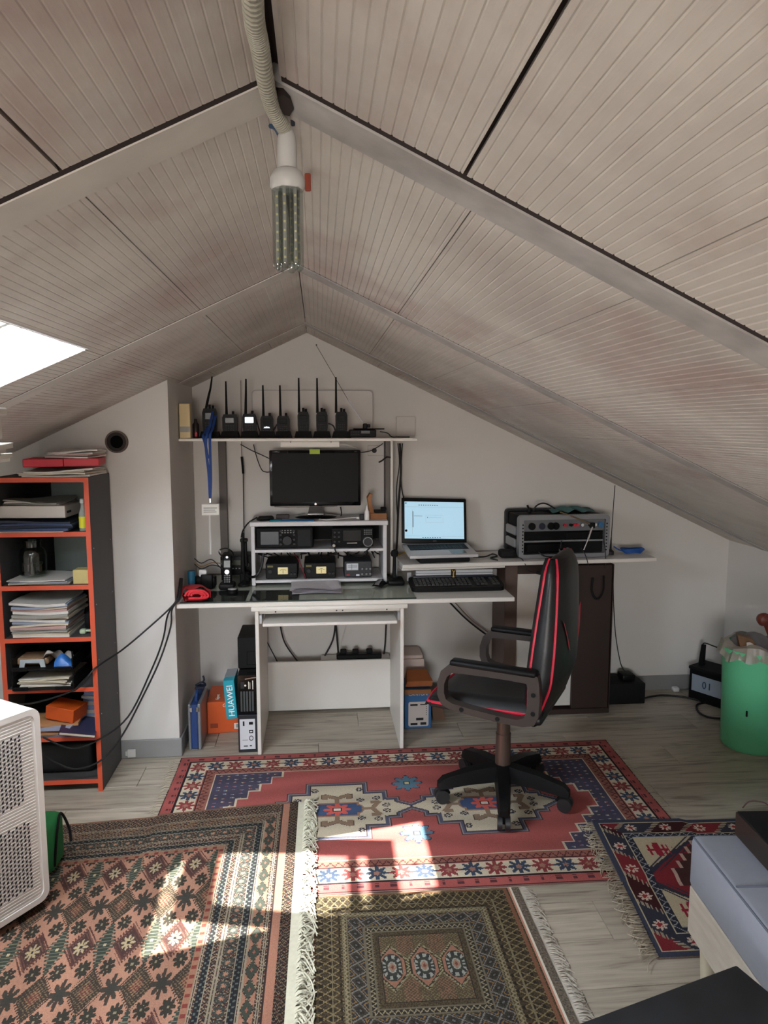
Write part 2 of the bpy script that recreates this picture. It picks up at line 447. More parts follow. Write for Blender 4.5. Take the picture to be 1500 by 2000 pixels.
# ---------------------------------------------------------------- walls
def gable(x0, x1, y0, y1, z0=-0.01):
    xs = [x0, x1] if not (x0 < RX < x1) else [x0, RX, x1]
    poly = [(x0, z0), (x1, z0)] + [(x, roof_z(x) + 0.035) for x in reversed(xs)]
    return MB().prism(poly, y0, y1, 'y')
gable(X_L - .1, X_R + .1, Y_B, Y_B + 0.1).build('wall_back', M_WALL, kind='structure')
wall_right = MB().box(X_R, X_R + .1, Y_F - .1, Y_B + .1, -0.01, roof_z(X_R) + .03).build('wall_right', M_WALL, kind='structure')
MB().box(X_L - .1, X_L, Y_F - .1, Y_B + .1, -0.01, roof_z(X_L) + .03).build('wall_left', M_WALL, kind='structure')
COLX, COLY = -0.703, 3.53
gable(X_L, COLX, COLY, Y_B).build('wall_column', M_WALL, kind='structure')
# wall behind the camera with an unseen window, added and sized for fill light
WX0, WX1, WZ0, WZ1 = -0.95, 0.05, 0.85, 1.62
wr = gable(X_L - .1, WX0, Y_F - .1, Y_F); wr.v, wr.f = wr.v, wr.f
for args in ((WX1, X_R + .1),):
    g2 = gable(args[0], args[1], Y_F - .1, Y_F); wr.add(g2.v, g2.f)
wr.box(WX0, WX1, Y_F - .1, Y_F, -0.01, WZ0)
poly = [(WX0, WZ1), (WX1, WZ1), (WX1, roof_z(WX1) + .035), (RX, RZ + .035), (WX0, roof_z(WX0) + .035)]
wr.prism(poly, Y_F - .1, Y_F, 'y'); wr.build('wall_rear', M_WALL, kind='structure')
rw = MB().ring([(WX0, WZ0), (WX1, WZ0), (WX1, WZ1), (WX0, WZ1)], [(WX0 + .05, WZ0 + .05), (WX1 - .05, WZ0 + .05), (WX1 - .05, WZ1 - .05), (WX0 + .05, WZ1 - .05)], Y_F - .08, Y_F - .02)
rw.box(-.48, -.42, Y_F - .08, Y_F - .02, WZ0 + .05, WZ1 - .05)
rear_fill_window = rw.build('window_fill', M_WHITE, kind='structure')
portal('rear_fill_portal', ((WX0 + WX1) / 2, Y_F + .01, (WZ0 + WZ1) / 2), (0, 1, 0), WX1 - WX0, WZ1 - WZ0)
# baseboards
def baseboard(name, x0, x1, y0, y1): MB().rbox(x0, x1, y0, y1, 0, 0.092, 0.003, 1).build(name, M_BASE, kind='structure')
baseboard('baseboard_back', COLX + .012, X_R, Y_B - .012, Y_B)
baseboard('baseboard_right', X_R - .012, X_R, Y_F, Y_B - .012)
baseboard('baseboard_column', X_L, COLX + .012, COLY - .012, COLY)
baseboard('baseboard_recess', COLX, COLX + .012, COLY, Y_B)

# ---------------------------------------------------------------- skylight
M_REVEAL = mat('reveal_paint', (232, 232, 232), 0.8)
win = MB()
H_R = 0.14
def up(x, y, h, fx=0.0, fy=0.0): return (x - SL / NRM * h * -1 * -1 + fx, y + fy, roof_z(x) + h / NRM + 0.0)
def rev(p, q, f=(0, 0)):
    """one lining board of the opening from point p to q (x, y), flared outwards by f"""
    n = 0.012
    b = [(p[0], p[1], roof_z(p[0]) + .002), (q[0], q[1], roof_z(q[0]) + .002)]
    t = [(b[0][0] + f[0], b[0][1] + f[1], b[0][2] + H_R), (b[1][0] + f[0], b[1][1] + f[1], b[1][2] + H_R)]
    return b, t, n
def rev_board(p, q, f, out):
    b, t, n = rev(p, q, f); o = Vector((out[0], out[1], 0)) * n
    win.hexa([b[0], b[1], Vector(b[1]) + o, Vector(b[0]) + o], [t[0], t[1], Vector(t[1]) + o, Vector(t[0]) + o])
fU, fL = sk_far(SK_X0), sk_far(SK_X1)
rev_board((SK_X0, SK_NEAR), (SK_X0, fU), (0, 0), (1, 0))
rev_board((SK_X1, fL), (SK_X0, fU), (0, 0), (0, 1))
rev_board((SK_X1, SK_NEAR), (SK_X1, fL), (-.12, 0), (-1, 0))
rev_board((SK_X1, SK_NEAR), (SK_X0, SK_NEAR), (0, -.08), (0, -1))
window = win.build('window_1', M_REVEAL, kind='structure')
M_FRAME = mat('window_frame_white', (225, 226, 228), 0.4)
def sunpoint(X, Y, h):
    t = (RZ - SL * RX + h + SL * X) / (1 + SL * SUN_DX)
    return Vector((X - SUN_DX * t, Y - SUN_DY * t, t))
def slab(outer, h, th, m, name, inner=None, parent=window):
    mb = MB()
    O0 = [sunpoint(x, y, h) for x, y in outer]; O1 = [p + Vector((0, 0, th)) for p in O0]
    n = len(outer)
    if inner is None: mb.hexa(O0, O1)
    else:
        I0 = [sunpoint(x, y, h) for x, y in inner]; I1 = [p + Vector((0, 0, th)) for p in I0]
        for i in range(n):
            j = (i + 1) % n
            mb.hexa([O0[i], O0[j], I0[j], I0[i]], [O1[i], O1[j], I1[j], I1[i]])
    return mb.build(name, m, parent)
# lower part of the sash: a white panel whose far edge is the frame bar
slab([(-.75, 1.62), (.62, 1.80), (.62, 2.395), (-.75, 2.075)], 0.15, 0.012, M_FRAME, 'sash_panel')
# the opened sash ring and its pane
sash = slab([(-.505, 2.288), (.258, 2.115), (.262, 2.68), (-.505, 2.76)], 0.2, 0.03, M_FRAME, 'sash', [(-.385, 2.345), (.165, 2.21), (.165, 2.585), (-.40, 2.65)])
slab([(-.385, 2.345), (.165, 2.21), (.165, 2.585), (-.40, 2.65)], 0.212, 0.004, glass_mat('window_glass', (245, 248, 250), 0.02), 'pane', parent=sash)
slab([(.092, 2.23), (.125, 2.22), (.125, 2.60), (.092, 2.60)], 0.2, 0.02, M_FRAME, 'stay_bar', parent=sash)
def bar(p, q, w, th, m, name):
    p = Vector(p); q = Vector(q); d = Vector((0, w, 0)); u = Vector((0, 0, th))
    MB().hexa([p, q, q + d, p + d], [p + u, q + u, q + d + u, p + d + u]).build(name, m, window)
bar((-.688, 1.805, roof_z(-.688) + .03), (-1.0, 1.75, roof_z(-1.0) + .03), .022, .02, M_FRAME, 'frame_bar')
MB().cyl((-0.749, 1.965, roof_z(-0.749) + .05), (-0.749, 1.965, roof_z(-0.749) + .03), .009, .008, 16).build('knob', M_GREY, window)
MB().ring([(-.749 + .0135 * math.cos(k * .3927), 1.965 + .0135 * math.sin(k * .3927)) for k in range(16)], [(-.749 + .0115 * math.cos(k * .3927), 1.965 + .0115 * math.sin(k * .3927)) for k in range(16)], roof_z(-.749) + .028, roof_z(-.749) + .034, 'z').build('knob_ring', M_GREY, window)
portal('skylight_portal', ((SK_X0 + SK_X1) / 2, 1.87, roof_z((SK_X0 + SK_X1) / 2) + .01), (SL, 0, -1), 0.74, 0.86)
# ---------------------------------------------------------------- rugs
def rug_mesh(name, corners, nu, nv, colour, z0, wav=0.0015, thick=0.007, zfun=None, parent=None):
    """corners: near-left, near-right, far-right, far-left on the floor; colour(u, v) in metres -> rgb 0..255"""
    A, B, C, D = [np.array(c, float) for c in corners]
    u = np.linspace(0, 1, nu + 1); v = np.linspace(0, 1, nv + 1)
    UU, VV = np.meshgrid(u, v, indexing='ij')
    P = (A[None, None] * ((1 - UU) * (1 - VV))[..., None] + B * (UU * (1 - VV))[..., None] + C * (UU * VV)[..., None] + D * ((1 - UU) * VV)[..., None])
    X, Y = P[..., 0], P[..., 1]
    Z = z0 + thick + wav * (np.sin(X * 9 + Y * 5) + np.sin(X * 4 - Y * 13 + 1)) * 0.5
    if zfun is not None: Z = Z + zfun(X, Y)
    top = np.stack([X, Y, Z], -1).reshape(-1, 3)
    idx = np.arange((nu + 1) * (nv + 1)).reshape(nu + 1, nv + 1)
    q = np.stack([idx[:-1, :-1], idx[1:, :-1], idx[1:, 1:], idx[:-1, 1:]], -1).reshape(-1, 4)
    rim = np.concatenate([idx[:, 0], idx[-1, 1:], idx[-2::-1, -1], idx[0, -2:0:-1]])
    n0 = len(top); low = top[rim].copy(); low[:, 2] = np.maximum(low[:, 2] - thick, 0.0004)
    k = np.arange(len(rim)); kn = (k + 1) % len(rim)
    sq = np.stack([rim[kn], rim[k], n0 + k, n0 + kn], -1)
    verts = np.concatenate([top, low]); faces = np.concatenate([q, sq])
    me = bpy.data.meshes.new(name)
    me.vertices.add(len(verts)); me.vertices.foreach_set('co', verts.astype(np.float32).ravel())
    me.loops.add(faces.size); me.loops.foreach_set('vertex_index', faces.astype(np.int32).ravel())
    me.polygons.add(len(faces)); me.polygons.foreach_set('loop_start', np.arange(0, faces.size, 4, dtype=np.int32))
    me.polygons.foreach_set('use_smooth', np.ones(len(faces), bool))
    me.update(calc_edges=True)
    Lx = np.linalg.norm(B - A); Ly = np.linalg.norm(D - A)
    uc = (np.arange(nu) + .5) / nu * Lx; vc = (np.arange(nv) + .5) / nv * Ly
    UC, VC = np.meshgrid(uc, vc, indexing='ij')
    c = colour(UC, VC, Lx, Ly) / 255.0
    c = np.where(c <= 0.04045, c / 12.92, ((c + 0.055) / 1.055) ** 2.4).reshape(-1, 3)
    allc = np.ones((len(faces), 4), np.float32); allc[:len(c), :3] = c; allc[len(c):, :3] = c.mean(0) * .8
    at = me.attributes.new('knots', 'FLOAT_COLOR', 'FACE'); at.data.foreach_set('color', allc.ravel())
    me.materials.append(M_RUG)
    o = bpy.data.objects.new(name, me); COL.objects.link(o)
    if parent: o.parent = parent
    return o
def rug_material():
    m = bpy.data.materials.new('rug_wool'); m.use_nodes = True
    nt = m.node_tree; N = nt.nodes; L = nt.links; b = N['Principled BSDF']
    a = N.new('ShaderNodeAttribute'); a.attribute_name = 'knots'
    tc = N.new('ShaderNodeTexCoord'); nz = N.new('ShaderNodeTexNoise'); nz.inputs['Scale'].default_value = 350; nz.inputs['Detail'].default_value = 2
    L.new(tc.outputs['Object'], nz.inputs['Vector'])
    hs = N.new('ShaderNodeHueSaturation'); mr = N.new('ShaderNodeMapRange'); mr.inputs[1].default_value = .3; mr.inputs[2].default_value = .7; mr.inputs[3].default_value = 0.8; mr.inputs[4].default_value = 1.18
    L.new(nz.outputs[0], mr.inputs[0]); L.new(mr.outputs[0], hs.inputs['Value']); L.new(a.outputs['Color'], hs.inputs['Color']); L.new(hs.outputs[0], b.inputs['Base Color'])
    b.inputs['Roughness'].default_value = 0.95; b.inputs['Specular IOR Level'].default_value = 0.15
    bp = N.new('ShaderNodeBump'); bp.inputs['Strength'].default_value = 0.5; bp.inputs['Distance'].default_value = 0.003; L.new(nz.outputs[0], bp.inputs['Height']); L.new(bp.outputs[0], b.inputs['Normal'])
    return m
M_RUG = rug_material()
def rgb(*c): return np.array(c, float)
def star8(dx, dy, r, sharp=1.4, inner=0.5):
    th = np.arctan2(dy, dx); rho = np.hypot(dx, dy)
    return rho < r * (inner + (1 - inner) * np.abs(np.cos(4 * th)) ** sharp)
def per(a, p): return (a + p / 2) % p - p / 2

def kazak(u, v, Lx, Ly):
    X = u - Lx / 2; Y = v - Ly / 2; ax = np.abs(X); ay = np.abs(Y); hx, hy = Lx / 2, Ly / 2
    c = np.empty(u.shape + (3,)); RED = rgb(160, 86, 82); NAVY = rgb(62, 66, 92); CREAM = rgb(196, 184, 162); BLUE = rgb(62, 104, 138); BRN = rgb(116, 74, 66); DK = rgb(40, 34, 38)
    c[:] = RED
    d = np.minimum(hx - ax, hy - ay)                    # distance from the edge
    side = (hx - ax) < (hy - ay)                        # on the short sides?
    t = np.where(side, Y, X)                            # runs along the border
    def band(a, b, col): c[(d >= a) & (d < b)] = col
    band(0, .05, RED); band(.0, .006, rgb(70, 36, 40))
    dash = (np.abs(per(t, .12)) < .012) | (np.abs(per(t + .06, .12)) < .006)
    c[(d > .018) & (d < .045) & dash & (np.abs(per(d, .012)) > .002)] = rgb(84, 50, 56)
    band(.05, .057, DK)
    band(.057, .066, CREAM); band(.066, .138, CREAM)
    k = np.floor(t / .088 + .5).astype(int); dt = per(t, .088); dd = d - .101
    st = star8(dt, dd, .044, 1.0, .34) | ((np.abs(dt) < .02) & (np.abs(dd) < .02))
    inb = (d >= .06) & (d < .142)
    c[inb & st & (k % 2 == 0)] = rgb(58, 70, 88); c[inb & st & (k % 2 != 0)] = rgb(132, 62, 62)
    c[inb & star8(dt, dd, .014, 1, .5)] = rgb(150, 110, 96)
    band(.142, .148, DK)
    band(.148, .186, rgb(140, 92, 80))
    zz = np.abs(np.abs(per(t, .03)) * 1.6 - (d - .152)) < .0045
    c[(d > .148) & (d < .186) & zz] = rgb(84, 46, 48)
    band(.186, .191, CREAM)
    fld = d >= .191
    # stepped blue corners
    step = np.floor(ay / .062) * .062
    lim = .80 - .235 * np.clip(step / .31, 0, 1)
    cor = fld & (ax > lim)
    spot = (np.hypot(per(X + .035 * (np.floor(Y / .034) % 2), .07), per(Y, .034)) < .0085)
    c[cor] = rgb(74, 70, 88); spc = (np.floor(X / .035).astype(int) + np.floor(Y / .034).astype(int)) % 3
    c[cor & spot & (spc == 0)] = rgb(180, 168, 140); c[cor & spot & (spc == 1)] = rgb(150, 92, 92); c[cor & spot & (spc == 2)] = rgb(110, 128, 150)
    edge = fld & (ax > lim - .007) & (ax <= lim) ; c[edge] = CREAM
    kk = np.round(ay / .062); LL = lambda k_: .80 - .235 * np.clip(k_ * .062 / .31, 0, 1)
    stepe = fld & (np.abs(ay - kk * .062) < .0035) & (kk >= 1) & (ax > LL(kk) - .007) & (ax < LL(kk - 1))
    c[stepe] = CREAM
    # two stepped medallions that meet in the middle
    mx = ax - .315
    amx = np.abs(mx)
    def med(g):
        return ((ay < .205 + g) & (amx < .115 + g)) | ((ay < .125 + g) & (amx < .195 + g)) | ((ay < .062 + g) & (amx < .245 + g)) | ((ay < (.315 - amx) * .62 + g * 1.2) & (amx < .315 + g) & (amx > .2))
    c[med(.024)] = rgb(70, 60, 62); c[med(.019)] = rgb(140, 128, 128); c[med(.014)] = rgb(82, 86, 106); c[med(.004)] = rgb(60, 50, 52); c[med(0.0)] = rgb(188, 177, 156)
    m0 = med(0.0)
    # cross of blue with a red star
    blue = (((amx < .085) & (ay < .05)) | (amx + ay * .6 < .115) & (ay < .03)); rim = (((amx < .092) & (ay < .057)) | (amx + ay * .6 < .122) & (ay < .036))
    c[m0 & rim] = rgb(150, 112, 90); c[m0 & blue] = rgb(66, 84, 116); c[m0 & star8(mx, Y * 1.15, .06, 1.0, .55)] = rgb(196, 92, 82)
    c[m0 & (amx < .02) & (ay < .014)] = DK; c[m0 & (amx < .014) & (ay < .009)] = rgb(210, 204, 190)
    # brown hooks above, below and inwards
    def hook(px, py):   # px: across, py: outwards
        q = np.abs(px)
        s_ = (q < .010) & (py > -.01) & (py < .035)
        arm = (np.abs(py - (.035 + q * .55)) < .012) & (q < .052)
        tip = (np.abs(q - .052) < .012) & (py > .028) & (py < .068)
        bar = (np.abs(q - .03) < .016) & (np.abs(py - .075 + q * .4) < .010)
        return s_ | arm | tip
    hk = hook(mx, ay - .058) | hook(Y, amx - .115)
    c[m0 & (hook(mx, ay - .056) | hook(Y, amx - .113) | hook(mx * .93, ay - .062))] = rgb(92, 76, 66); c[m0 & hk] = rgb(134, 112, 94)
    for (ex, ey) in ((.098, .165), (.10, .075), (.17, .085), (.21, .022)):
        dot = (np.hypot(amx - ex, ay - ey) < .017) & (np.hypot(amx - ex, ay - ey) > .004) & (np.sin((amx - ex) * 420) * np.sin((ay - ey) * 420) > -.35)
        c[m0 & dot] = rgb(66, 64, 72)
    # two blue stars on the centre line
    s1 = star8(X, (ay - .2) * 1.0, .066, 1.2, .52); c[star8(X, ay - .2, .072, 1.2, .54)] = rgb(60, 60, 80); c[s1] = rgb(86, 120, 140)
    c[(ax < .017) & (np.abs(ay - .2) < .015)] = rgb(58, 60, 70); c[(ax < .012) & (np.abs(ay - .2) < .010)] = rgb(206, 190, 140)
    c *= (1 + 0.05 * np.sin(v * 40 + np.sin(u * 5) * 2))[..., None]
    return np.clip(c, 0, 255)
kz = thing('rug', 'large red rug with two joined cream medallions under the swivel chair', 'rug', (0.38, 2.945, 0))
o = rug_mesh('pile', [(-.69 - .38, 2.385 - 2.945), (1.43 - .38, 2.355 - 2.945), (1.475 - .38, 3.508 - 2.945), (-.69 - .38, 3.487 - 2.945)], 430, 230, kazak, 0.0005, 0.002, 0.006, parent=kz)
def fringe(parent, p0, p1, outd, n, length, m, jit=0.4, base=0.012, r=0.0011, z=0.004, name='fringe', web=0.0, curl=0.3, hump=.006):
    """knotted strands along the edge p0..p1, hanging towards outd"""
    mb = MB(); p0 = Vector(p0); p1 = Vector(p1); e = (p1 - p0); od = Vector(outd).normalized()
    if web:
        a, b = p0, p1
        mb.grid(lambda s, t: tuple(a + e * s + od * (web * t) + Vector((0, 0, z + .0025 * math.sin(s * 60) * t))), 40, 3)
    for i in range(n):
        t = (i + random.random() * .8) / n; q = p0 + e * t + od * web
        l = length * random.uniform(1 - jit, 1.0 + jit * .4); sd = e.normalized() * random.uniform(-curl, curl) * l
        zz = z + random.uniform(0, .004)
        pts = [q - od * .004 + Vector((0, 0, zz)), q + od * (l * .35) + sd * .2 + Vector((0, 0, zz + random.uniform(0, hump))), q + od * (l * .72) + sd * .8 + Vector((0, 0, zz)), q + od * l * random.uniform(.8, 1) + sd * 1.5 + Vector((0, 0, z - .001))]
        mb.tube(pts, r, 3, 3)
    return mb.build(name, m, parent, kind='stuff')
M_FR = mat('fringe_wool', (176, 166, 148), 0.95); M_FRW = mat('fringe_cotton', (205, 202, 182), 0.95, noise=.3, scale=60)
fringe(kz, (-1.07, -.01, 0), (-1.07, .54, 0), (-1, -.12, 0), 60, .05, M_FR, z=.003)
fringe(kz, (1.065, -.19, 0), (1.094, .56, 0), (1, -.1, 0), 80, .05, M_FR, z=.003)

def bukhara(u, v, Lx, Ly):
    """u to the right edge, v to the far edge"""
    dr = Lx - u; dt = Ly - v
    c = np.empty(u.shape + (3,)); PINK = rgb(172, 128, 108); DK = rgb(50, 46, 48); BR = rgb(92, 62, 56); GR = rgb(58, 66, 62); OL = rgb(120, 108, 92); PALE = rgb(190, 172, 140)
    c[:] = PINK
    # field motifs on a lattice
    px, py = .142, .372
    U = u - (Lx - .365 - .0); V = v - (Ly - .372)
    def at(ox, oy): return per(U - ox, px), per(V - oy, py)
    saw = lambda w_, f: w_ * np.sign(np.sin(f))
    tex = np.sin(U * 520) * np.sin(V * 420) + (rng.random(u.shape) - .5) * .9
    a, b = at(0, 0); q = np.abs(a) / .047 + np.abs(b) / .088 + saw(.10, (V + U * 1.7) * 330)
    c[q < 1] = rgb(84, 56, 52); c[q < .80] = rgb(112, 80, 70); c[q < .70] = rgb(72, 54, 52); c[(q < .62) & star8(a, b * .62, .022, 1, .25)] = rgb(176, 160, 128); c[(np.abs(a) < .004) & (np.abs(b) < .006)] = DK
    a, b = at(px / 2, 0); w = .034 * np.where(np.sin(V * 420) > -.2, 1, .55); q = np.abs(a) / w + np.abs(b) / .115
    c[q < 1] = rgb(58, 66, 60); c[(q < .85) & (np.sin(V * 420) > .75)] = rgb(112, 116, 98); c[(np.abs(a) < .0045) & (np.abs(b) < .007)] = PALE
    a, b = at(px / 2, py / 2); q = np.abs(a) / .050 + np.abs(b) / .092 + saw(.08, (V - U * 1.7) * 330)
    c[q < 1] = rgb(62, 54, 48); c[(q < .92) & (tex > .35)] = rgb(112, 98, 78); c[(q < .4)] = rgb(104, 62, 56); c[(q < .4) & (tex > .1)] = rgb(140, 114, 88)
    a, b = at(0, py / 2); c[star8(a, b * .55, .030, .5, .15)] = rgb(66, 60, 54); c[(np.abs(a) < .004) & (np.abs(b) < .06)] = rgb(66, 58, 52); c[(np.abs(a) < .013) & (np.abs(b) < .02)] = rgb(60, 58, 54)
    for ox in (-.036, .036):
        for oy in (.095, -.095):
            a, b = at(ox, oy); g = star8(a, b * .6, .0225, .5, .3) | ((np.abs(a) < .009) & (np.abs(b) < .014)) | ((np.abs(np.abs(a) - .011) < .005) & (np.abs(np.abs(b) - .018) < .007)); c[g] = rgb(56, 54, 48); c[(np.abs(a) < .003) & (np.abs(b) < .005)] = rgb(140, 130, 108)
    # borders follow the right edge and the far edge
    d = np.minimum(dr, dt + .0); side = dr < dt; t = np.where(side, v, u)
    n1 = np.sin(t * 300) * np.sin(d * 330 + .4); n2 = np.sin(t * 520 + np.sin(d * 400) * 1.5) * np.sin(d * 610); n3 = rng.random(u.shape)
    bord = d < .292
    dens = (n2 + .6 * n1 + (n3 - .5) * .9)
    cb = np.empty_like(c); cb[:] = rgb(70, 58, 54); cb[dens > .35] = rgb(150, 132, 108); cb[dens < -.55] = rgb(38, 36, 40); cb[(n3 > .93)] = rgb(120, 66, 58)
    c[bord] = cb[bord]
    def band(a, b, col, m=None):
        k = (d >= a) & (d < b); k = k if m is None else k & m
        c[k] = col
    # guard stripes
    for s0 in (.074, .080, .128, .136, .160, .205, .214, .236, .262, .270): band(s0, s0 + .0035, rgb(150, 140, 122))
    for s0, s1 in ((.140, .158), (.240, .258)):
        k = (d > s0) & (d < s1); c[k] = rgb(40, 40, 44); c[k & (n1 > .45)] = rgb(96, 106, 98)
    k = (d > .164) & (d < .204); g = star8(per(t, .046), d - .184, .021, .8, .35); c[k & g] = rgb(66, 74, 70); c[k & star8(per(t, .046), d - .184, .009, 1, .5)] = rgb(176, 128, 104)
    k = (d > .09) & (d < .126) & side; dd = np.abs(per(v, .072)) / .036 + np.abs(d - .108) / .018; c[k & (dd < 1)] = rgb(64, 70, 62); c[k & (dd > 1.25)] = rgb(160, 116, 96); c[k & (dd < .25)] = rgb(150, 92, 80)
    k = (d > .09) & (d < .126) & ~side; c[k & (np.abs(np.sin(d * 240)) < .3)] = rgb(150, 122, 96)
    band(.272, .292, rgb(150, 110, 90)); kk = (d > .274) & (d < .288) & (np.abs(per(t, .036)) < .007); c[kk] = rgb(122, 58, 52)
    # far right: a plain pink stripe, then a narrow dark one
    k = dr < .034; c[k] = cb[k] * .85; k = (dr >= .034) & (dr < .062); c[k] = rgb(176, 126, 106); k = (dr >= .062) & (dr < .067); c[k] = rgb(60, 48, 46)
    k = (dt < .012) & (dr > .034); c[k] = rgb(140, 104, 88); 
    c *= (.86 * (1 + .05 * np.sin(u * 31 + 2 * np.sin(v * 7))))[..., None]
    return np.clip(c, 0, 255)
bk = thing('rug', 'large pinkish tan rug with rows of dark diamonds and striped border', 'rug', (-.9, 2.3, 0))
def lift(X, Y):
    x = X - .9; y = Y + 2.3
    return 0.008 * np.clip((y - 2.36) / .03, 0, 1) * np.clip((x + .70) / .03, 0, 1)
rug_mesh('pile', [(-1.50 + .9, 1.31 - 2.3), (-.113 + .9, 1.36 - 2.3), (-.103 + .9, 3.0 - 2.3), (-1.50 + .9, 2.873 - 2.3)], 470, 540, bukhara, 0.001, 0.0016, 0.007, lift, bk)
fringe(bk, (-.113 + .9, 1.37 - 2.3, .004), (-.103 + .9, 2.995 - 2.3, .004), (1, -.12, 0), 620, .048, M_FRW, jit=.7, r=.0021, z=.012, web=.030, curl=1.3, hump=.016)

def small_rug(u, v, Lx, Ly):
    X = u - Lx / 2 + .007; Y = v - Ly / 2; ax = np.abs(X); ay = np.abs(Y)
    c = np.empty(u.shape + (3,)); n3 = rng.random(u.shape)
    DK = rgb(42, 40, 42); OL = rgb(118, 106, 78); PALE = rgb(168, 156, 128); PINK = rgb(168, 116, 96); NV = rgb(44, 48, 66)
    d = np.minimum(Lx / 2 - ax, Ly / 2 - ay); side = (Lx / 2 - ax) < (Ly / 2 - ay); t = np.where(side, Y, X)
    tex = np.sin(X * 560) * np.sin(Y * 560) + (n3 - .5) * .9
    c[:] = rgb(84, 74, 56); c[tex > .25] = rgb(126, 116, 90); c[tex < -.45] = rgb(50, 46, 40)
    def band(a, b, col, k=None):
        m = (d >= a) & (d < b); m = m if k is None else m & k
        c[m] = col
    band(0, .010, rgb(150, 98, 78)); 
    lat = (np.abs(per(t + d * .7, .03)) < .0022) | (np.abs(per(t - d * .7, .03)) < .0022)
    band(.012, .095, rgb(78, 66, 52)); band(.012, .095, rgb(48, 42, 38), (n3 > .6)); band(.012, .095, rgb(150, 134, 98), lat); 
    dots = (np.abs(per(t, .03)) < .006) & (np.abs(per(d, .03)) < .005); band(.015, .093, rgb(34, 30, 32), dots)
    for s0 in (.062, .097, .105, .112): band(s0, s0 + .003, rgb(140, 130, 106))
    zz = np.abs(np.abs(per(t, .016)) - (d - .100) * .8) < .0025; band(.1, .112, PALE, zz)
    # dark band with slanting diamonds
    band(.118, .165, NV); di = np.abs(per(t + (d - .14) * .5, .052)) / .026 + np.abs(d - .1415) / .0235
    band(.118, .165, rgb(60, 58, 56), di < 1); band(.118, .165, rgb(140, 136, 132), np.abs(di - 1) < .10); band(.118, .165, rgb(150, 116, 64), np.abs(di - 1.45) < .10)
    band(.118, .165, DK, star8(per(t + (d - .14) * .5, .052), d - .1415, .013, .6, .3)); band(.118, .165, rgb(108, 110, 120), np.hypot(per(t + (d - .14) * .5, .052), d - .1415) < .004)
    for s0, w in ((.166, .007), (.190, .006)): band(s0, s0 + w, rgb(118, 112, 98))
    band(.173, .190, DK); zz = np.abs(np.abs(per(t, .018)) * 1.5 - (d - .175)) < .003; band(.173, .190, PALE, zz)
    band(.197, .214, rgb(92, 80, 60)); band(.197, .214, rgb(60, 52, 44), n3 > .5); band(.214, .2165, DK)
    # centre: three diamonds, each with a pale octagon
    f = d > .2165
    c[f] = rgb(88, 76, 60); c[f & (tex > .3)] = rgb(130, 118, 92); tri = f & ((np.abs(per(X - .05, .1)) < .025) & (ay > .05)); c[tri & (tex > .1)] = rgb(146, 108, 92)
    xx = per(X, .0985); ok = (ax < .148) & f
    q = np.abs(xx) / .0495 + np.clip(ay - .028, 0, 1) / .068
    c[ok & (q < 1.04)] = rgb(168, 160, 128); c[ok & (q < 1.0) & (np.sin(ay * 500 + xx * 300) > .2)] = rgb(60, 58, 46)
    c[ok & (q < .88)] = rgb(48, 48, 42); c[ok & (q < .80)] = rgb(176, 122, 104)
    oc = (np.abs(xx) / .031) ** 2.6 + (ay / .055) ** 2.6
    c[ok & (oc < 1)] = rgb(58, 58, 58); c[ok & (oc < .82)] = rgb(176, 182, 178); c[ok & (oc < .78) & (np.sin(np.arctan2(Y, xx) * 12) > -.1) & (oc > .12)] = rgb(48, 54, 60); c[ok & (oc < .3) & (oc > .1)] = rgb(60, 62, 62)
    c[ok & (np.abs(xx) / .013 + ay / .022 < 1)] = rgb(176, 134, 116); c[ok & (np.abs(xx) / .005 + ay / .010 < 1)] = rgb(132, 72, 60)
    c = c * .68 + rgb(74, 68, 54) * .32 - 8
    return np.clip(c, 0, 255)
sr = thing('rug', 'small dark olive rug with three diamonds in a row at the centre', 'rug', (.31, 2.01, 0))
rug_mesh('pile', [(-.035 - .31, 1.66 - 2.01), (.655 - .31, 1.65 - 2.01), (.648 - .31, 2.352 - 2.01), (-.03 - .31, 2.362 - 2.01)], 235, 240, small_rug, 0.0005, 0.001, 0.007, parent=sr)
mb = MB(); 
for (a, b, m_, nm) in ((.338, .345, mat('rug_edge_pink', (176, 124, 104), .95), 'edge_stripe'), (.345, .352, mat('rug_edge_white', (206, 198, 182), .95), 'edge_stripe'), (.352, .378, mat('rug_edge_dark', (62, 54, 50), .95, noise=.9, scale=160, rgb2=(128, 116, 98)), 'edge_band')):
    MB().hexa([(a + .007 * 1, -.36, .0006), (b + .007, -.36, .0006), (b, .342, .0006), (a, .342, .0006)], [(a + .007, -.36, .007), (b + .007, -.36, .0068), (b, .342, .0068), (a, .342, .007)]).build(nm, m_, sr)
fringe(sr, (.385, -.36, 0), (.378, .342, 0), (1, -.3, 0), 260, .04, mat('fringe_pale', (184, 176, 164), .95), jit=.5, r=.0013, z=.004, web=.012, curl=.6)

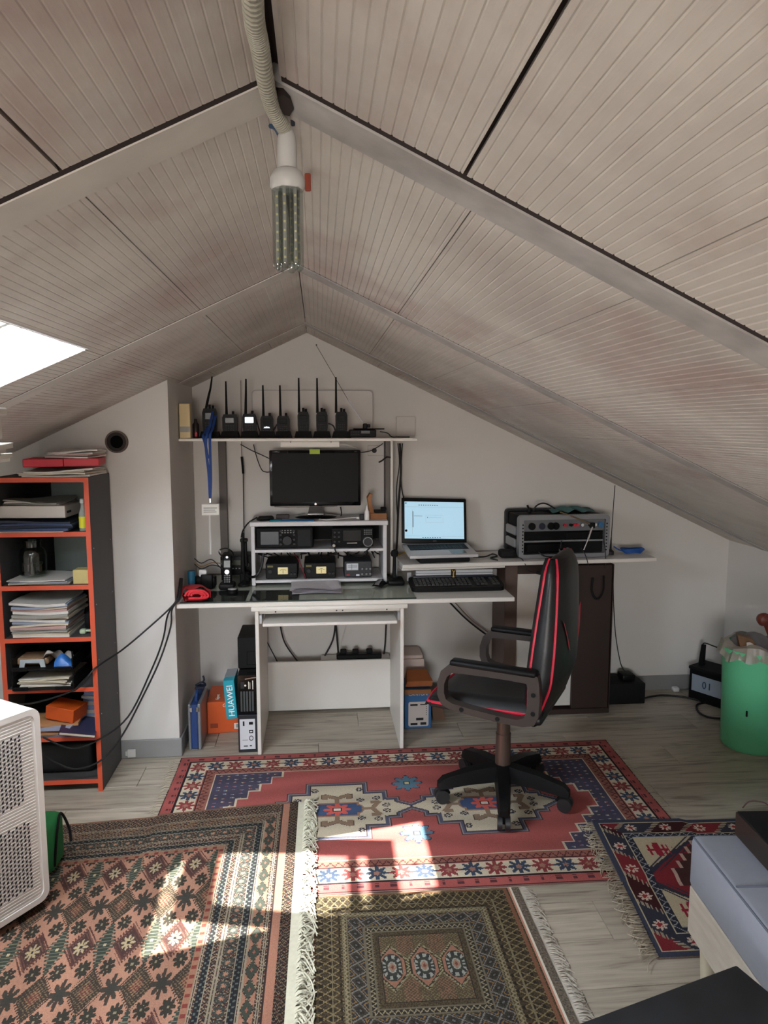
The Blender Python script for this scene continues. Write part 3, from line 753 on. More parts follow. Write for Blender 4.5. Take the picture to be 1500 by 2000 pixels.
def bergama(u, v, Lx, Ly):
    X = u; Y = v - Ly / 2; ay = np.abs(Y); dL = u; d = np.minimum(np.minimum(dL, Lx - u), Ly / 2 - ay); side = (dL < Ly / 2 - ay) | (Lx - u < Ly / 2 - ay); t = np.where(side, v, u)
    c = np.empty(u.shape + (3,)); RED = rgb(118, 40, 46); DKR = rgb(58, 26, 28); NV = rgb(50, 50, 62); CR = rgb(178, 164, 138); GRY = rgb(76, 80, 96)
    c[:] = RED
    def band(a, b, col, k=None):
        m = (d >= a) & (d < b); m = m if k is None else m & k
        c[m] = col
    band(0, .022, rgb(60, 64, 80)); band(.022, .026, CR)
    z = np.floor((t + d * .9) / .145).astype(int) % 3
    band(.026, .098, DKR); band(.026, .098, RED, z == 0); band(.026, .098, NV, z == 1)
    zz = np.abs(per(t + d * .9, .145)) < .012
    band(.026, .098, rgb(150, 140, 120), zz & (np.sin(d * 500) > 0))
    s_ = star8(per(t + .0, .145) - .0, d - .062, .026, 1, .45); band(.03, .095, rgb(196, 176, 160), s_); band(.03, .095, rgb(140, 44, 46), star8(per(t, .145), d - .062, .012, 1, .5))
    band(.098, .102, CR); band(.102, .128, rgb(40, 42, 54)); band(.102, .128, rgb(150, 150, 150), np.abs(np.abs(per(t, .034)) * 1.3 - (d - .104)) < .0028); band(.128, .132, rgb(110, 120, 150))
    f = d >= .132
    cx = X - .42; lim = .20 + .0 * X
    q = np.abs(cx) / .36 + ay / .30 + .035 * np.sign(np.sin((X - ay) * 300))
    c[f] = CR; c[f & (q < 1.0)] = NV; c[f & (q < .86)] = RED
    for ex, ey in ((.205, .165), (.205, -.175), (.635, .165), (.635, -.175)):
        a = X - ex; b = Y - ey; g = (np.abs(a) < .042) & (np.abs(b) < .034) & ((np.sin(a * 330) > .2) | (np.abs(b) < .007)) | ((np.abs(a) < .012) & (np.abs(b) < .045)); c[f & g] = rgb(140, 36, 50)
    st = np.floor(ay / .045) * .045; m1 = np.abs(cx) < .20 - st * .75
    m2 = (np.abs(cx) < .20 - st * .75 + .012) & (ay < .222); c[f & m2] = rgb(176, 150, 136); c[f & m1 & (ay < .21)] = rgb(66, 40, 40); c[f & (np.abs(cx) / .08 + ay / .07 < 1)] = rgb(138, 44, 48); c[f & star8(cx, Y, .03, 1, .5)] = rgb(184, 170, 150)
    return np.clip(c, 0, 255)
br = thing('rug', 'dark red and navy rug with cream corners partly under the grey bench', 'rug', (1.06, 2.35, 0))
def lift2(X, Y):
    x = X + 1.06; y = Y + 2.35
    return 0.0085 * np.clip((y - 2.33) / .03, 0, 1) * np.clip((1.50 - x) / .03, 0, 1)
rug_mesh('pile', [(1.02 - 1.06, 1.975 - 2.35), (2.05 - 1.06, 1.945 - 2.35), (2.12 - 1.06, 2.695 - 2.35), (1.103 - 1.06, 2.738 - 2.35)], 230, 170, bergama, 0.001, 0.001, 0.007, lift2, br)
fringe(br, (1.02 - 1.06, 1.975 - 2.35, 0), (1.103 - 1.06, 2.735 - 2.35, 0), (-1, -.25, 0), 190, .06, M_FR, jit=.5, r=.0016, z=.009, curl=.6)
# ---------------------------------------------------------------- desk with the long glass-topped board
DT = 0.785                                   # height of the long board's top
desk = thing('computer_desk', 'white computer desk with pull-out keyboard tray under the long board', 'desk', (0.055, 3.78, 0))
def dk(x): return x - 0.055
def dy(y): return y - 3.78
MB().rbox(dk(-.318), dk(-.300), dy(3.5), dy(4.03), 0, .735, .002, 1).build('side_panel', M_WHITE, desk)
MB().rbox(dk(.395), dk(.413), dy(3.5), dy(4.03), 0, .735, .002, 1).build('side_panel', M_WHITE, desk)
MB().rbox(dk(-.300), dk(.395), dy(4.012), dy(4.03), .02, .305, .002, 1).build('back_panel', M_WHITE, desk)
MB().rbox(dk(-.335), dk(.43), dy(3.485), dy(4.05), .735, .757, .004, 2).build('top', M_WHITE, desk)
MB().rbox(dk(-.30), dk(.395), dy(3.53), dy(3.545), .712, .735, .002, 1).build('front_rail', M_WHITE, desk)
tray = MB().rbox(dk(-.278), dk(.375), dy(3.45), dy(3.82), .668, .684, .003, 1).build('keyboard_tray', M_WHITE, desk)
for x in (-.297, .381): MB().box(dk(x), dk(x + .012), dy(3.5), dy(3.9), .672, .712).build('slide_rail', M_SILV, tray)
for x in (-.22, .08, .11, .33): MB().cyl((dk(x), dy(3.529), .722), (dk(x), dy(3.532), .722), .004, n=8).build('screw', M_DGREY, desk)
# the board
board = thing('desktop_board', 'long white board laid over the computer desk with a glass sheet', 'worktop', (0.14, 3.85, .757))
MB().rbox(-.828, .83, -.36, .335, 0, .022, .003, 1).build('board', M_WHITE, board)
M_DGLASS = glass_mat('desk_glass', (246, 249, 246), 0.0, 0.03, 1.2)
MB().rbox(-.815, .335, -.345, .325, .0235, .0275, .001, 1).build('glass_sheet', M_DGLASS, board)
MB().box(-.815, .335, -.3475, -.3452, .0222, .0278).build('glass_edge', mat('glass_edge_green', (30, 44, 38), .2), board)
for x0, x1, y0, y1 in ((-.79, -.505, -.335, -.09), (-.485, -.245, -.335, -.09)): MB().box(x0, x1, y0, y1, .0222, .0228).build('dark_mat', mat('dark_sheet', (22, 24, 25), .5), board)
MB().box(-.21, -.17, -.335, -.08, .0222, .0226).build('paper_strip', M_PAPER, board)
GT = .757 + .0278
# ---------------------------------------------------------------- hutch on the board
hutch = thing('desktop_shelf', 'white two-tier shelf unit holding radios on the desk', 'shelf unit', (0, 4.0, GT))
M_HUT = mat('hutch_white', (205, 203, 205), .5, noise=.15, scale=6)
MB().rbox(-.362, -.342, -.15, .14, 0, .318, .002, 1).build('side_panel', M_HUT, hutch)
MB().rbox(.340, .360, -.15, .14, 0, .318, .002, 1).build('side_panel', M_HUT, hutch)
MB().rbox(-.368, .366, -.16, .145, .318, .342, .003, 1).build('top', M_HUT, hutch)
MB().rbox(-.342, .340, -.15, .14, .176, .192, .002, 1).build('shelf', M_HUT, hutch)
MB().rbox(-.342, .340, -.15, .14, .012, .028, .002, 1).build('shelf', M_HUT, hutch)
MB().box(-.342, .340, .134, .14, .2, .318).build('back_board', M_BLKM, hutch)
HZ = GT + .342; H1 = GT + .192; H0 = GT + .028
# ---------------------------------------------------------------- monitor
mon = thing('monitor', 'black widescreen monitor with green sticky note above the white shelf', 'monitor', (-.02, 4.03, HZ))
MB().rbox(-.249, .249, -.035, .0, .066, .372, .006, 2).build('bezel', M_BLKG, mon)
MB().box(-.234, .234, -.0365, -.0352, .088, .355).build('screen', mat('screen_off', (7, 7, 8), .6, spec=.25), mon)
MB().rbox(-.2, .2, 0, .03, .1, .34, .02, 2).build('back_shell', M_BLK, mon)
MB().hexa([(-.045, -.005, .012), (.045, -.005, .012), (.045, .03, .012), (-.045, .03, .012)], [(-.032, -.005, .075), (.032, -.005, .075), (.032, .03, .075), (-.032, .03, .075)]).build('stand_neck', M_BLKG, mon)
MB().lathe([(.115, 0), (.115, .005), (.095, .011), (.03, .014)], (0, .0, 0), 28).build('stand_base', M_BLKG, mon).scale.y = .8
MB().cyl((0, -.036, .077), (0, -.0365, .077), .006, n=14).build('badge', M_CHROME, mon)
MB().tube([(-.225, -.034, .064), (-.12, -.035, .062), (.0, -.035, .063), (.12, -.034, .064)], .0022, 5, 4).build('lower_lip', M_CHROME, mon)
text_part('maker_mark', 'COMPAQ', .009, M_GREY, mon, (-.212, -.0358, .364), (math.pi / 2, 0, 0), .0002)
text_part('size_mark', 'L2245', .006, M_GREY, mon, (.222, -.0358, .364), (math.pi / 2, 0, 0), .0002)
MB().box(-.03, .026, -.0385, -.0372, .352, .378).build('sticky_note', mat('note_green', (176, 196, 84), .8), mon)
# ---------------------------------------------------------------- small things on the hutch
solo('microphone', MB().rbox(-.042, .042, -.02, .02, 0, .026, .012, 3).rbox(-.05, -.03, -.012, .012, .002, .018, .006, 2), M_BLK, 'black hand microphone lying on the left end of the white shelf', 'microphone', (-.285, 3.9, HZ), .25)
solo('small_box', MB().rbox(-.035, .035, -.02, .02, 0, .022, .002, 1), mat('box_maroon', (52, 38, 42), .6), 'small dark box behind the hand microphone', 'box', (-.2, 3.985, HZ))
solo('blue_card', MB().rbox(-.032, .032, -.03, .03, 0, .006, .002, 1), mat('cyan_card', (24, 134, 156), .6), 'turquoise card beside the hand microphone on the white shelf', 'card', (-.232, 3.885, HZ))
solo('blue_folder', MB().rbox(-.09, .09, -.03, .03, 0, .004, .001, 1), mat('blue_folder', (30, 112, 168), .6), 'flat blue plastic sleeve under the front of the monitor base', 'folder', (-.118, 3.88, HZ))
solo('white_cable', MB().tube([(.0, 3.9, HZ + .004), (.04, 3.87, HZ + .004), (.1, 3.9, HZ + .004), (.17, 3.95, HZ + .004), (.21, 3.93, HZ + .006)], .003, 6).rbox(.2, .24, 3.922, 3.94, HZ, HZ + .012, .003, 1), mat('white_cord', (205, 203, 198), .6), 'white cable with plug lying right of the monitor base', 'cable')
bt = thing('dropper_bottle', 'small white dropper bottle standing on the right of the white shelf', 'bottle', (.255, 3.88, HZ))
MB().lathe([(.012, 0), (.0135, .003), (.0135, .045), (.008, .054)], n=18).build('bottle_body', mat('white_plastic', (224, 222, 220), .4), bt)
MB().lathe([(.007, .054), (.006, .062), (.002, .078)], n=12).build('nozzle', mat('white_plastic', (224, 222, 220), .4), bt)
cb = thing('cardboard_box', 'small opened cardboard box with raised lid beside the dropper bottle', 'box', (.315, 3.95, HZ))
MB().rbox(-.04, .05, -.045, .045, 0, .032, .002, 1).build('tray', M_CARD, cb)
MB().hexa([(-.042, -.03, .032), (-.018, -.03, .032), (-.018, .04, .032), (-.042, .04, .032)], [(-.055, -.03, .115), (-.036, -.03, .11), (-.036, .04, .11), (-.055, .04, .115)]).hexa([(-.055, -.03, .115), (-.036, -.03, .11), (-.036, .04, .11), (-.055, .04, .115)], [(-.04, -.03, .14), (-.024, -.03, .13), (-.024, .04, .13), (-.04, .04, .14)]).build('lid', M_CARD, cb)
MB().rbox(-.016, .046, -.03, .03, .032, .046, .003, 1).rbox(.02, .05, -.03, .02, .046, .062, .004, 1).build('insert', M_BLKM, cb)
solo('small_case', MB().rbox(-.012, .012, -.012, .012, 0, .03, .003, 1), M_DGREY, 'tiny grey plastic case left of the dropper bottle', 'case', (.228, 3.9, HZ))
# ---------------------------------------------------------------- radios in the hutch
def knobs(parent, spots, m):
    for x, y, z, r in spots: MB().cyl((x, y, z), (x, y - .012, z), r, r * .9, 16).build('knob', m, parent)
def knob(mb, x, y, z, r, l=.012, n=18): mb.cyl((x, y, z), (x, y - l, z), r, r * .9, n)
def dots(mb, x0, x1, z0, z1, nx, nz, y, w, h):
    for i in range(nx):
        for j in range(nz):
            cx = x0 + (x1 - x0) * (i + .5) / nx; cz = z0 + (z1 - z0) * (j + .5) / nz
            mb.box(cx - w / 2, cx + w / 2, y - .003, y, cz - h / 2, cz + h / 2)
    return mb
rad = thing('transceiver', 'wide black radio transceiver with large screen, upper left of the shelf', 'radio', (-.185, 3.97, H1))
MB().rbox(-.15, .15, -.11, .13, .008, .118, .004, 1).build('case', M_BLK, rad)
MB().rbox(-.148, .148, -.118, -.108, .01, .116, .003, 1).build('front_panel', M_BLKM, rad)
MB().rbox(-.128, -.03, -.121, -.117, .026, .098, .002, 1).build('display', mat('lcd_dark', (44, 52, 60), .25), rad)
MB().rbox(.068, .138, -.12, -.117, .016, .106, .004, 1).build('speaker_grille', mat('grille', (24, 24, 25), .8), rad)
mb = MB(); knob(mb, .014, -.118, .05, .026, .02, 24); mb.build('tuning_knob', M_DGREY, rad)
knobs(rad, [(x, -.118, z, .007) for x in (-.02, .05) for z in (.03, .055, .08, .1)], M_DGREY)
dots(MB(), -.02, .055, .085, .108, 5, 2, -.118, .008, .005).build('buttons', M_GREY, rad)
rad2 = thing('transceiver', 'compact black radio with round tuning dial, upper right of the shelf', 'radio', (.175, 3.97, H1))
MB().rbox(-.105, .105, -.09, .12, .008, .112, .004, 1).build('case', M_BLK, rad2)
MB().rbox(-.112, .112, -.118, -.09, .01, .11, .005, 2).build('front_panel', M_BLKM, rad2)
MB().rbox(-.052, .048, -.121, -.117, .04, .1, .002, 1).build('display', mat('lcd_black', (26, 28, 31), .15), rad2)
mb = MB(); knob(mb, .082, -.118, .038, .025, .02, 24); mb.build('tuning_knob', M_DGREY, rad2)
MB().ring([(.082 + .026 * math.cos(t * math.pi / 12), .038 + .026 * math.sin(t * math.pi / 12)) for t in range(24)], [(.082 + .022 * math.cos(t * math.pi / 12), .038 + .022 * math.sin(t * math.pi / 12)) for t in range(24)], -.14, -.118).build('dial_ring', M_GREY, rad2)
knobs(rad2, [(x, -.118, z, .007) for x in (-.095, -.072) for z in (.04, .065, .09)], M_DGREY)
dots(MB(), .06, .106, .072, .104, 4, 3, -.118, .007, .005).build('buttons', M_GREY, rad2)
MB().box(-.03, .025, -.1225, -.118, .028, .033).build('light_bar', M_CHROME, rad2)
MB().cyl((-.1, -.118, .02), (-.1, -.136, .02), .008, n=12).build('connector', M_CHROME, rad2)
def power_supply(x, label):
    t = thing('power_supply', label, 'power supply', (x, 3.985, H0), 0, 'power supplies on the lower tier')
    MB().rbox(-.085, .085, -.12, .1, .004, .088, .004, 1).build('case', M_BLK, t)
    MB().rbox(-.02, .034, -.124, -.119, .028, .066, .002, 1).build('meter_window', mat('meter_cream', (222, 206, 150), .4, emit=((222, 206, 150), .12)), t)
    MB().tube([(-.008, -.1245, .05), (.008, -.1245, .056), (.024, -.1245, .05)], .0011, 4, 5).box(.007, .009, -.1252, -.124, .032, .052).build('meter_scale', M_DGREY, t)
    knobs(t, [(.052, -.12, .03, .007), (.07, -.12, .03, .007), (-.06, -.12, .045, .012)], M_DGREY)
    MB().box(-.075, -.045, -.122, -.119, .066, .076).build('label_strip', mat('olive_mark', (110, 104, 56), .6), t)
    return t
power_supply(-.205, 'black power supply with cream meter, left one on the lower tier')
power_supply(.0, 'black power supply with cream meter behind the loose papers')
me_ = thing('swr_meter', 'navy black signal meter with white scale, lower right of the shelf', 'meter', (.205, 3.97, H0))
MB().rbox(-.075, .075, -.1, .08, .004, .092, .004, 1).build('case', mat('navy_black', (24, 26, 34), .5), me_)
MB().rbox(-.062, .002, -.104, -.099, .042, .08, .002, 1).build('scale_window', mat('scale_white', (196, 200, 206), .3), me_)
MB().box(-.055, -.004, -.1052, -.104, .06, .062).box(-.055, -.004, -.1052, -.104, .068, .0695).box(-.035, -.033, -.1055, -.104, .045, .076).build('scale_marks', M_DGREY, me_)
knobs(me_, [(xx, -.1, zz, .006) for xx in (.022, .045, .066) for zz in (.022, .05)], M_GREY)
MB().box(-.062, -.045, -.1015, -.099, .014, .019).build('red_mark', M_RED, me_)
MB().box(-.01, .008, -.1015, -.099, .01, .02).build('white_mark', mat('scale_white', (196, 200, 206), .3), me_)
def cable(label, pts, r=.0032, m=None, sub=6, name='cable', n=7, group=None):
    return solo(name, MB().tube(pts, r, n, sub), m or M_WIRE, label, 'cable', group=group)
random.seed(3)
for i in range(13):
    x = -.32 + i * .052
    pts = [(x, 4.06, H0 + .1)]
    for k in range(3): pts.append((x + random.uniform(-.05, .05) + k * .015, 4.05 - random.uniform(0, .04), H0 + .104 + random.uniform(0.0, .035)))
    pts.append((x + .06, 4.09, H0 + .07))
    cable('tangle of black leads behind the power supplies on the lower tier', pts, .0035, group='black leads on the lower tier')
cable('dark red power lead standing between the two power supplies', [(-.145, 3.95, H0 + .135), (-.11, 3.85, H0 + .1), (-.09, 3.835, H0 + .05), (-.075, 3.83, H0 + .006)], .003, mat('red_lead', (110, 28, 40), .5))
cable('black lead from the round-dial radio over the shelf edge', [(.078, 3.832, H1 + .012), (.085, 3.826, H1 - .01), (.1, 3.83, H1 - .03), (.13, 3.9, H1 - .05)], .004)
cable('black lead leaving the round-dial radio on its right', [(.27, 3.835, H1 + .008), (.25, 3.828, H1 - .01), (.225, 3.83, H1 - .035), (.18, 3.93, H1 - .05)], .0045)
# ---------------------------------------------------------------- things on the long board
pp = thing('paper_stack', 'loose stack of printed papers at the front of the desk', 'papers', (-.02, 3.73, GT))
for i in range(5):
    M = Matrix.Rotation(random.uniform(-.06, .06), 4, 'Z') @ Matrix.Translation((random.uniform(-.006, .006), random.uniform(-.006, .006), 0))
    def sheet(s, t, i=i, M=M):
        p = M @ Vector((-.125 + .25 * s, -.1 + .205 * t, .001 + .0045 * i + (.006 + .002 * i) * (math.sin(3 * s + i) ** 2) * (1 - t) + .012 * max(0, t - .7)))
        return tuple(p)
    MB().grid(sheet, 10, 8).build('sheet', mat('printed_paper', (224, 218, 222), .8, noise=.3, scale=25, rgb2=(196, 190, 196)), pp)
mo = thing('computer_mouse', 'black and silver computer mouse right of the papers', 'mouse', (.318, 3.785, GT), -.5)
MB().grid(lambda s, t: ((-.03 + .06 * s), (-.05 + .1 * t), .002 + .03 * math.sin(math.pi * min(max(s, .02), .98)) ** .5 * math.sin(math.pi * min(max(t, .02), .98)) ** .6), 12, 14).build('shell', M_BLK, mo)
MB().grid(lambda s, t: ((-.013 + .026 * s), (-.046 + .05 * t), .006 + .029 * math.sin(math.pi * (.3 + .4 * s)) ** .5 * math.sin(math.pi * min(max(.04 + t * .5, .02), .98)) ** .6), 6, 8).build('palm_cover', M_SILV, mo)
MB().cyl((-.004, .03, .024), (.004, .03, .024), .008, n=12).build('wheel', M_DGREY, mo)
dm = thing('desk_microphone', 'black desk microphone on a flat stand beside the white shelf', 'microphone', (.405, 3.84, GT))
MB().rbox(-.045, .045, -.06, .06, 0, .028, .01, 3).build('stand_base', M_BLK, dm)
MB().tube([(0, .02, .028), (0, .025, .09), (-.002, .02, .15)], [.016, .009], 10).build('stem', M_BLK, dm)
MB().lathe([(.002, 0), (.018, .006), (.022, .022), (.017, .036), (.003, .042)], (0, 0, 0), 16, Matrix.Translation((-.002, .02, .14))).build('capsule', M_BLKM, dm)
MB().box(.006, .011, .01, .014, .03, .14).build('switch_strip', M_GREY, dm)
# red cloth pouch
rc = thing('pouch', 'bright red folded cloth pouch at the left end of the desk', 'pouch', (-.612, 3.60, GT), .18)
M_REDC = mat('red_cloth', (214, 44, 56), .75, noise=.35, scale=20, bump=.3)
def pouch(s, t):
    a = math.pi * 2 * s
    x = .068 * math.copysign(abs(math.cos(a)) ** .75, math.cos(a)); z = .032 + .031 * math.copysign(abs(math.sin(a)) ** .8, math.sin(a))
    return (x * (1 - .12 * t) - .015 * t, -.085 + .17 * t, z * (1 - .25 * t) + (.008 * math.sin(6 * a) * (1 - t)) * (1 if z > .01 else 0) + .002)
MB().grid(pouch, 36, 8).build('roll', M_REDC, rc)
for k, w in enumerate((.055, .04, .026)):
    MB().tube([(-w, -.084 - .004 * k, .03), (-w * .6, -.086, .03 + w * .45), (w * .5, -.086, .03 + w * .4), (w, -.086, .028), (w * .6, -.086, .016), (-w * .7, -.086, .018)], .006, 6, 5).build('fold', M_REDC, rc)
# cordless handset on its cradle
ph = thing('cordless_phone', 'black cordless telephone handset standing on its cradle', 'phone', (-.485, 3.80, GT))
MB().rbox(-.04, .04, -.045, .045, 0, .03, .01, 2).build('cradle', M_BLK, ph)
Mt = Matrix.Rotation(-.18, 4, 'X')
hs_ = MB().rbox(-.024, .024, -.014, .014, .02, .175, .011, 3, Mt).build('handset', M_BLK, ph)
MB().rbox(-.017, .017, -.0155, -.013, .108, .145, .002, 1, Mt).build('display', mat('phone_lcd', (120, 126, 124), .2), hs_)
MB().lathe([(.012, 0), (.012, .003), (.006, .003)], n=16, M=Mt @ Matrix.Translation((0, -.0145, .085)) @ Matrix.Rotation(math.pi / 2, 4, 'X')).build('navigation_key', M_CHROME, hs_)
b = MB()
for i in range(3):
    for j in range(4): b.rbox(-.015 + i * .0115, -.007 + i * .0115, -.0165, -.013, .03 + j * .011, .036 + j * .011, .001, 1, Mt)
b.build('keypad', M_GREY, hs_)
MB().cyl(Mt @ Vector((0, -.0142, .162)), Mt @ Vector((0, -.0155, .162)), .006, n=12).build('earpiece', M_CHROME, hs_)
solo('wire_loop', MB().tube([(-.5, 3.83, GT + .15), (-.53, 3.84, GT + .19), (-.49, 3.84, GT + .205), (-.455, 3.83, GT + .18), (-.46, 3.82, GT + .13)], .004, 7), M_BLKG, 'glossy black cord looped over the cordless telephone', 'cord')
an = thing('magnet_antenna', 'short black antenna on a round magnet base beside the telephone', 'antenna', (-.405, 3.86, GT))
MB().lathe([(.032, 0), (.032, .008), (.014, .018), (.006, .03)], n=20).build('magnet_base', M_BLK, an)
MB().tube([(0, 0, .02), (0, 0, .12), (0, 0, .285)], [.0055, .004], 8, 2).build('rod', M_BLKM, an)
solo('disc', MB().lathe([(.03, 0), (.03, .012), (.026, .016)], n=20), M_BLK, 'small round black puck with pale top in front of the telephone', 'puck', (-.448, 3.70, GT))
solo('bottle_cap', MB().lathe([(.022, 0), (.022, .003)], n=20), mat('pale_plastic', (190, 192, 190), .4), 'pale round bottle cap on the small black puck', 'cap', (-.448, 3.70, GT + .0165))
rt = thing('mobile_radio', 'black table radio with olive display beside the antenna at the recess wall', 'radio', (-.462, 4.06, GT))
MB().rbox(-.082, .088, -.07, .09, .03, .135, .006, 2).build('case', M_BLK, rt)
MB().rbox(-.08, .03, -.0735, -.069, .085, .115, .002, 1).build('display', mat('olive_lcd', (62, 66, 56), .25), rt)
dots(MB(), -.075, .03, .06, .075, 6, 1, -.07, .008, .005).build('buttons', M_GREY, rt)
mb = MB(); knob(mb, .065, -.07, .09, .014, .015); mb.build('tuning_knob', M_DGREY, rt)
for x in (-.08, .08): MB().cyl((x * .85, -.05, 0), (x * .85, -.05, .032), .012, n=10).build('foot', M_BLKM, rt)
# clamp-on hand microphone with coil cord at the hutch's left end
mh = thing('microphone_holder', 'black folding microphone arm clamped left of the white shelf', 'bracket', (-.41, 3.92, GT))
MB().rbox(-.012, .004, -.012, .012, .06, .235, .004, 1).rbox(.006, .02, -.01, .01, .09, .225, .004, 1).rbox(-.016, .024, -.014, .014, .225, .245, .004, 1).build('arm', M_BLK, mh)
MB().rbox(-.02, .03, -.02, .02, 0, .06, .006, 1).build('clamp', M_BLKM, mh)
cable('black coiled cord rising from the microphone arm to the hand microphone', [(-.42, 3.92, GT + .25), (-.408, 3.9, GT + .29), (-.375, 3.88, GT + .335), (-.33, 3.89, HZ + .02)], .004)
cable('thick black coiled lead from the microphone arm into the shelf', [(-.395, 3.9, GT + .05), (-.37, 3.86, GT + .045), (-.335, 3.82, GT + .06), (-.31, 3.83, GT + .1), (-.3, 3.85, GT + .16), (-.3, 3.853, H1 - .02)], .007)
# clutter in the recess corner
solo('white_sachet', MB().rbox(-.022, .022, -.012, .012, 0, .04, .01, 2), mat('white_plastic', (224, 222, 220), .4), 'crumpled white packet on the dark charger in the corner', 'packet', (-.615, 3.84, GT + .055))
solo('charger', MB().rbox(-.04, .07, -.03, .04, 0, .055, .006, 2).rbox(.0, .06, -.05, -.03, .0, .075, .006, 2), M_BLK, 'black charger block in the corner behind the red pouch', 'charger', (-.62, 3.84, GT))
solo('blue_pen_cup', MB().cyl((0, 0, 0), (0, 0, .1), .018, .02, 14), mat('teal_plastic', (22, 92, 120), .5), 'narrow teal plastic cup against the recess side wall', 'cup', (-.664, 3.78, GT))
for k, (dx, dz) in enumerate(((0, 0), (.02, .012), (-.01, .03))):
    cable(['thin black lead hanging in the corner over the charger', 'thin brown lead hanging in the corner over the charger', 'thin grey lead looping in the corner over the charger'][k], [(-.66, 3.86, GT + .12 + dz), (-.62, 3.83, GT + .1 + dz), (-.57, 3.85, GT + .115 + dz), (-.52, 3.86, GT + .1 + dx)], .0028, [M_WIRE, mat('brown_lead', (120, 92, 56), .6), M_DGREY][k])
# ---------------------------------------------------------------- overhead shelf
SZ = 1.567
sh = thing('wall_shelf', 'long white wall shelf carrying the row of two-way radios', 'shelf', (-.09, 3.97, SZ - .014))
MB().rbox(-.612, .60, -.22, .228, 0, .014, .002, 1).build('board', M_WHITE, sh)
MB().rbox(.488, .502, .07, .085, -.763, 0, .001, 1).build('front_batten', M_WHITE, sh)
MB().rbox(.462, .487, .085, .2, -.763, 0, .001, 1).build('side_support', mat('support_grey', (104, 98, 94), .7), sh)
MB().rbox(-.47, -.43, .17, .22, -.763, 0, .001, 1).build('side_support', mat('support_grey', (104, 98, 94), .7), sh)
MB().rbox(-.612, -.472, .2, .226, -.763, 0, .001, 1).build('back_strip', M_WALL, sh)
wb = thing('whiteboard', 'blank white board leaning on the back wall behind the radios', 'board', (-.03, 4.18, SZ))
MB().prism(rrect(-.34, .34, 0, .262, .02), -.004, .004, 'y').build('panel_sheet', mat('panel_white', (206, 200, 195), .5), wb)
MB().ring(rrect(-.342, .342, -.0, .264, .021), rrect(-.337, .337, .005, .259, .019), -.006, .006, 'y').build('panel_rim', mat('panel_rim', (176, 170, 166), .5), wb)
solo('junction_plate', MB().rbox(-.055, .055, -.006, .006, 0, .115, .002, 1), mat('panel_white', (206, 200, 195), .5), 'square white cover plate on the back wall at the shelf end', 'plate', (.5, 4.19, SZ + .002))
# ---------------------------------------------------------------- two-way radios
def handheld(px, w, h, label, ant_h, ant_px, style, y=3.92, lean=0.0, base_w=None):
    p = aty(px, 857, y); k = y / F_PX * 1.0
    t = thing('two_way_radio', label, 'radio', (p.x, y, SZ), 0, 'two-way radios standing in chargers')
    hw = w * k / 2; H = h * k; bw = (base_w or w * 1.35) * k / 2
    MB().hexa([(-bw, -.035, 0), (bw, -.035, 0), (bw, .035, 0), (-bw, .035, 0)], [(-bw * .82, -.026, .035), (bw * .82, -.026, .035), (bw * .82, .03, .035), (-bw * .82, .03, .035)]).build('charger_base', M_BLKM, t)
    poly = [(-hw * .86, .012), (hw * .86, .012), (hw, H * .45), (hw, H * .86), (hw * .8, H), (-hw * .8, H), (-hw, H * .86), (-hw, H * .45)]
    MB().prism(poly, -.016, .016, 'y').build('body', M_BLK, t)
    MB().rbox(-hw * .62, hw * .62, -.019, -.015, H * .62, H * .86, .002, 1).build('display', {0: mat('rad_lcd', (58, 62, 64), .25), 1: mat('rad_lcd_lit', (190, 205, 215), .3, emit=((210, 225, 235), 1.6)), 2: mat('rad_grille', (30, 32, 33), .8)}[style], t)
    if style == 2:
        pass
    kb = MB()
    for i in range(4):
        for j in range(3): kb.rbox(-hw * .62 + i * hw * .33, -hw * .62 + i * hw * .33 + hw * .24, -.0185, -.015, H * .3 + j * H * .09, H * .3 + j * H * .09 + H * .055, .001, 1)
    kb.build('keypad', M_DGREY, t)
    ax = (ant_px - px) * k
    pts = [(ax, 0, H * .96), (ax + lean * ant_h * k * .4, 0, H + ant_h * k * .35), (ax + lean * ant_h * k, 0, H + ant_h * k)]
    if lean: pts.insert(2, (ax + lean * ant_h * k * .75, 0, H + ant_h * k * .65))
    MB().tube(pts, [.0075, .0042], 8, 4).build('antenna', M_BLKM, t)
    kn = MB().cyl((hw * .45, 0, H), (hw * .45, 0, H + .016), .0065, n=10)
    if h > 46: kn.cyl((-hw * .0, 0, H), (0, 0, H + .02), .0065, n=10)
    kn.build('channel_knob', M_BLKM, t)
    return t
handheld(411, 27, 56, 'black two-way radio with bent antenna, leftmost, draped with the blue lanyard', 60, 404, 0, lean=.22, base_w=38)
handheld(450, 28, 45, 'black two-way radio with wide dark screen right of the lanyard radio', 62, 444, 0, base_w=36)
handheld(488, 26, 46, 'black two-way radio with glowing white screen', 66, 481, 1, lean=.03, base_w=34)
r4 = handheld(522, 24, 42, 'small black two-way radio with pale arc on its front', 58, 515.5, 2)
MB().prism([(-.016, .052), (.016, .052), (.012, .058), (0, .061), (-.012, .058)], -.0185, -.015, 'y').build('display', mat('rad_arc', (200, 214, 220), .3, emit=((205, 220, 230), 1.0)), r4)
handheld(554, 24, 42, 'small black two-way radio in the middle of the row', 58, 548.5, 2)
handheld(593, 22, 50, 'slim black two-way radio, third from the right end of the row', 64, 585, 2, base_w=35)
handheld(629, 22, 50, 'slim black two-way radio with cord loop, second from the right end', 64, 620.5, 2, base_w=35)
handheld(667, 23, 50, 'slim black two-way radio, rightmost of the row beside the small mobile radio', 66, 657, 2, base_w=37)
def sp(px, py, y=3.92): return tuple(aty(px, py, y))
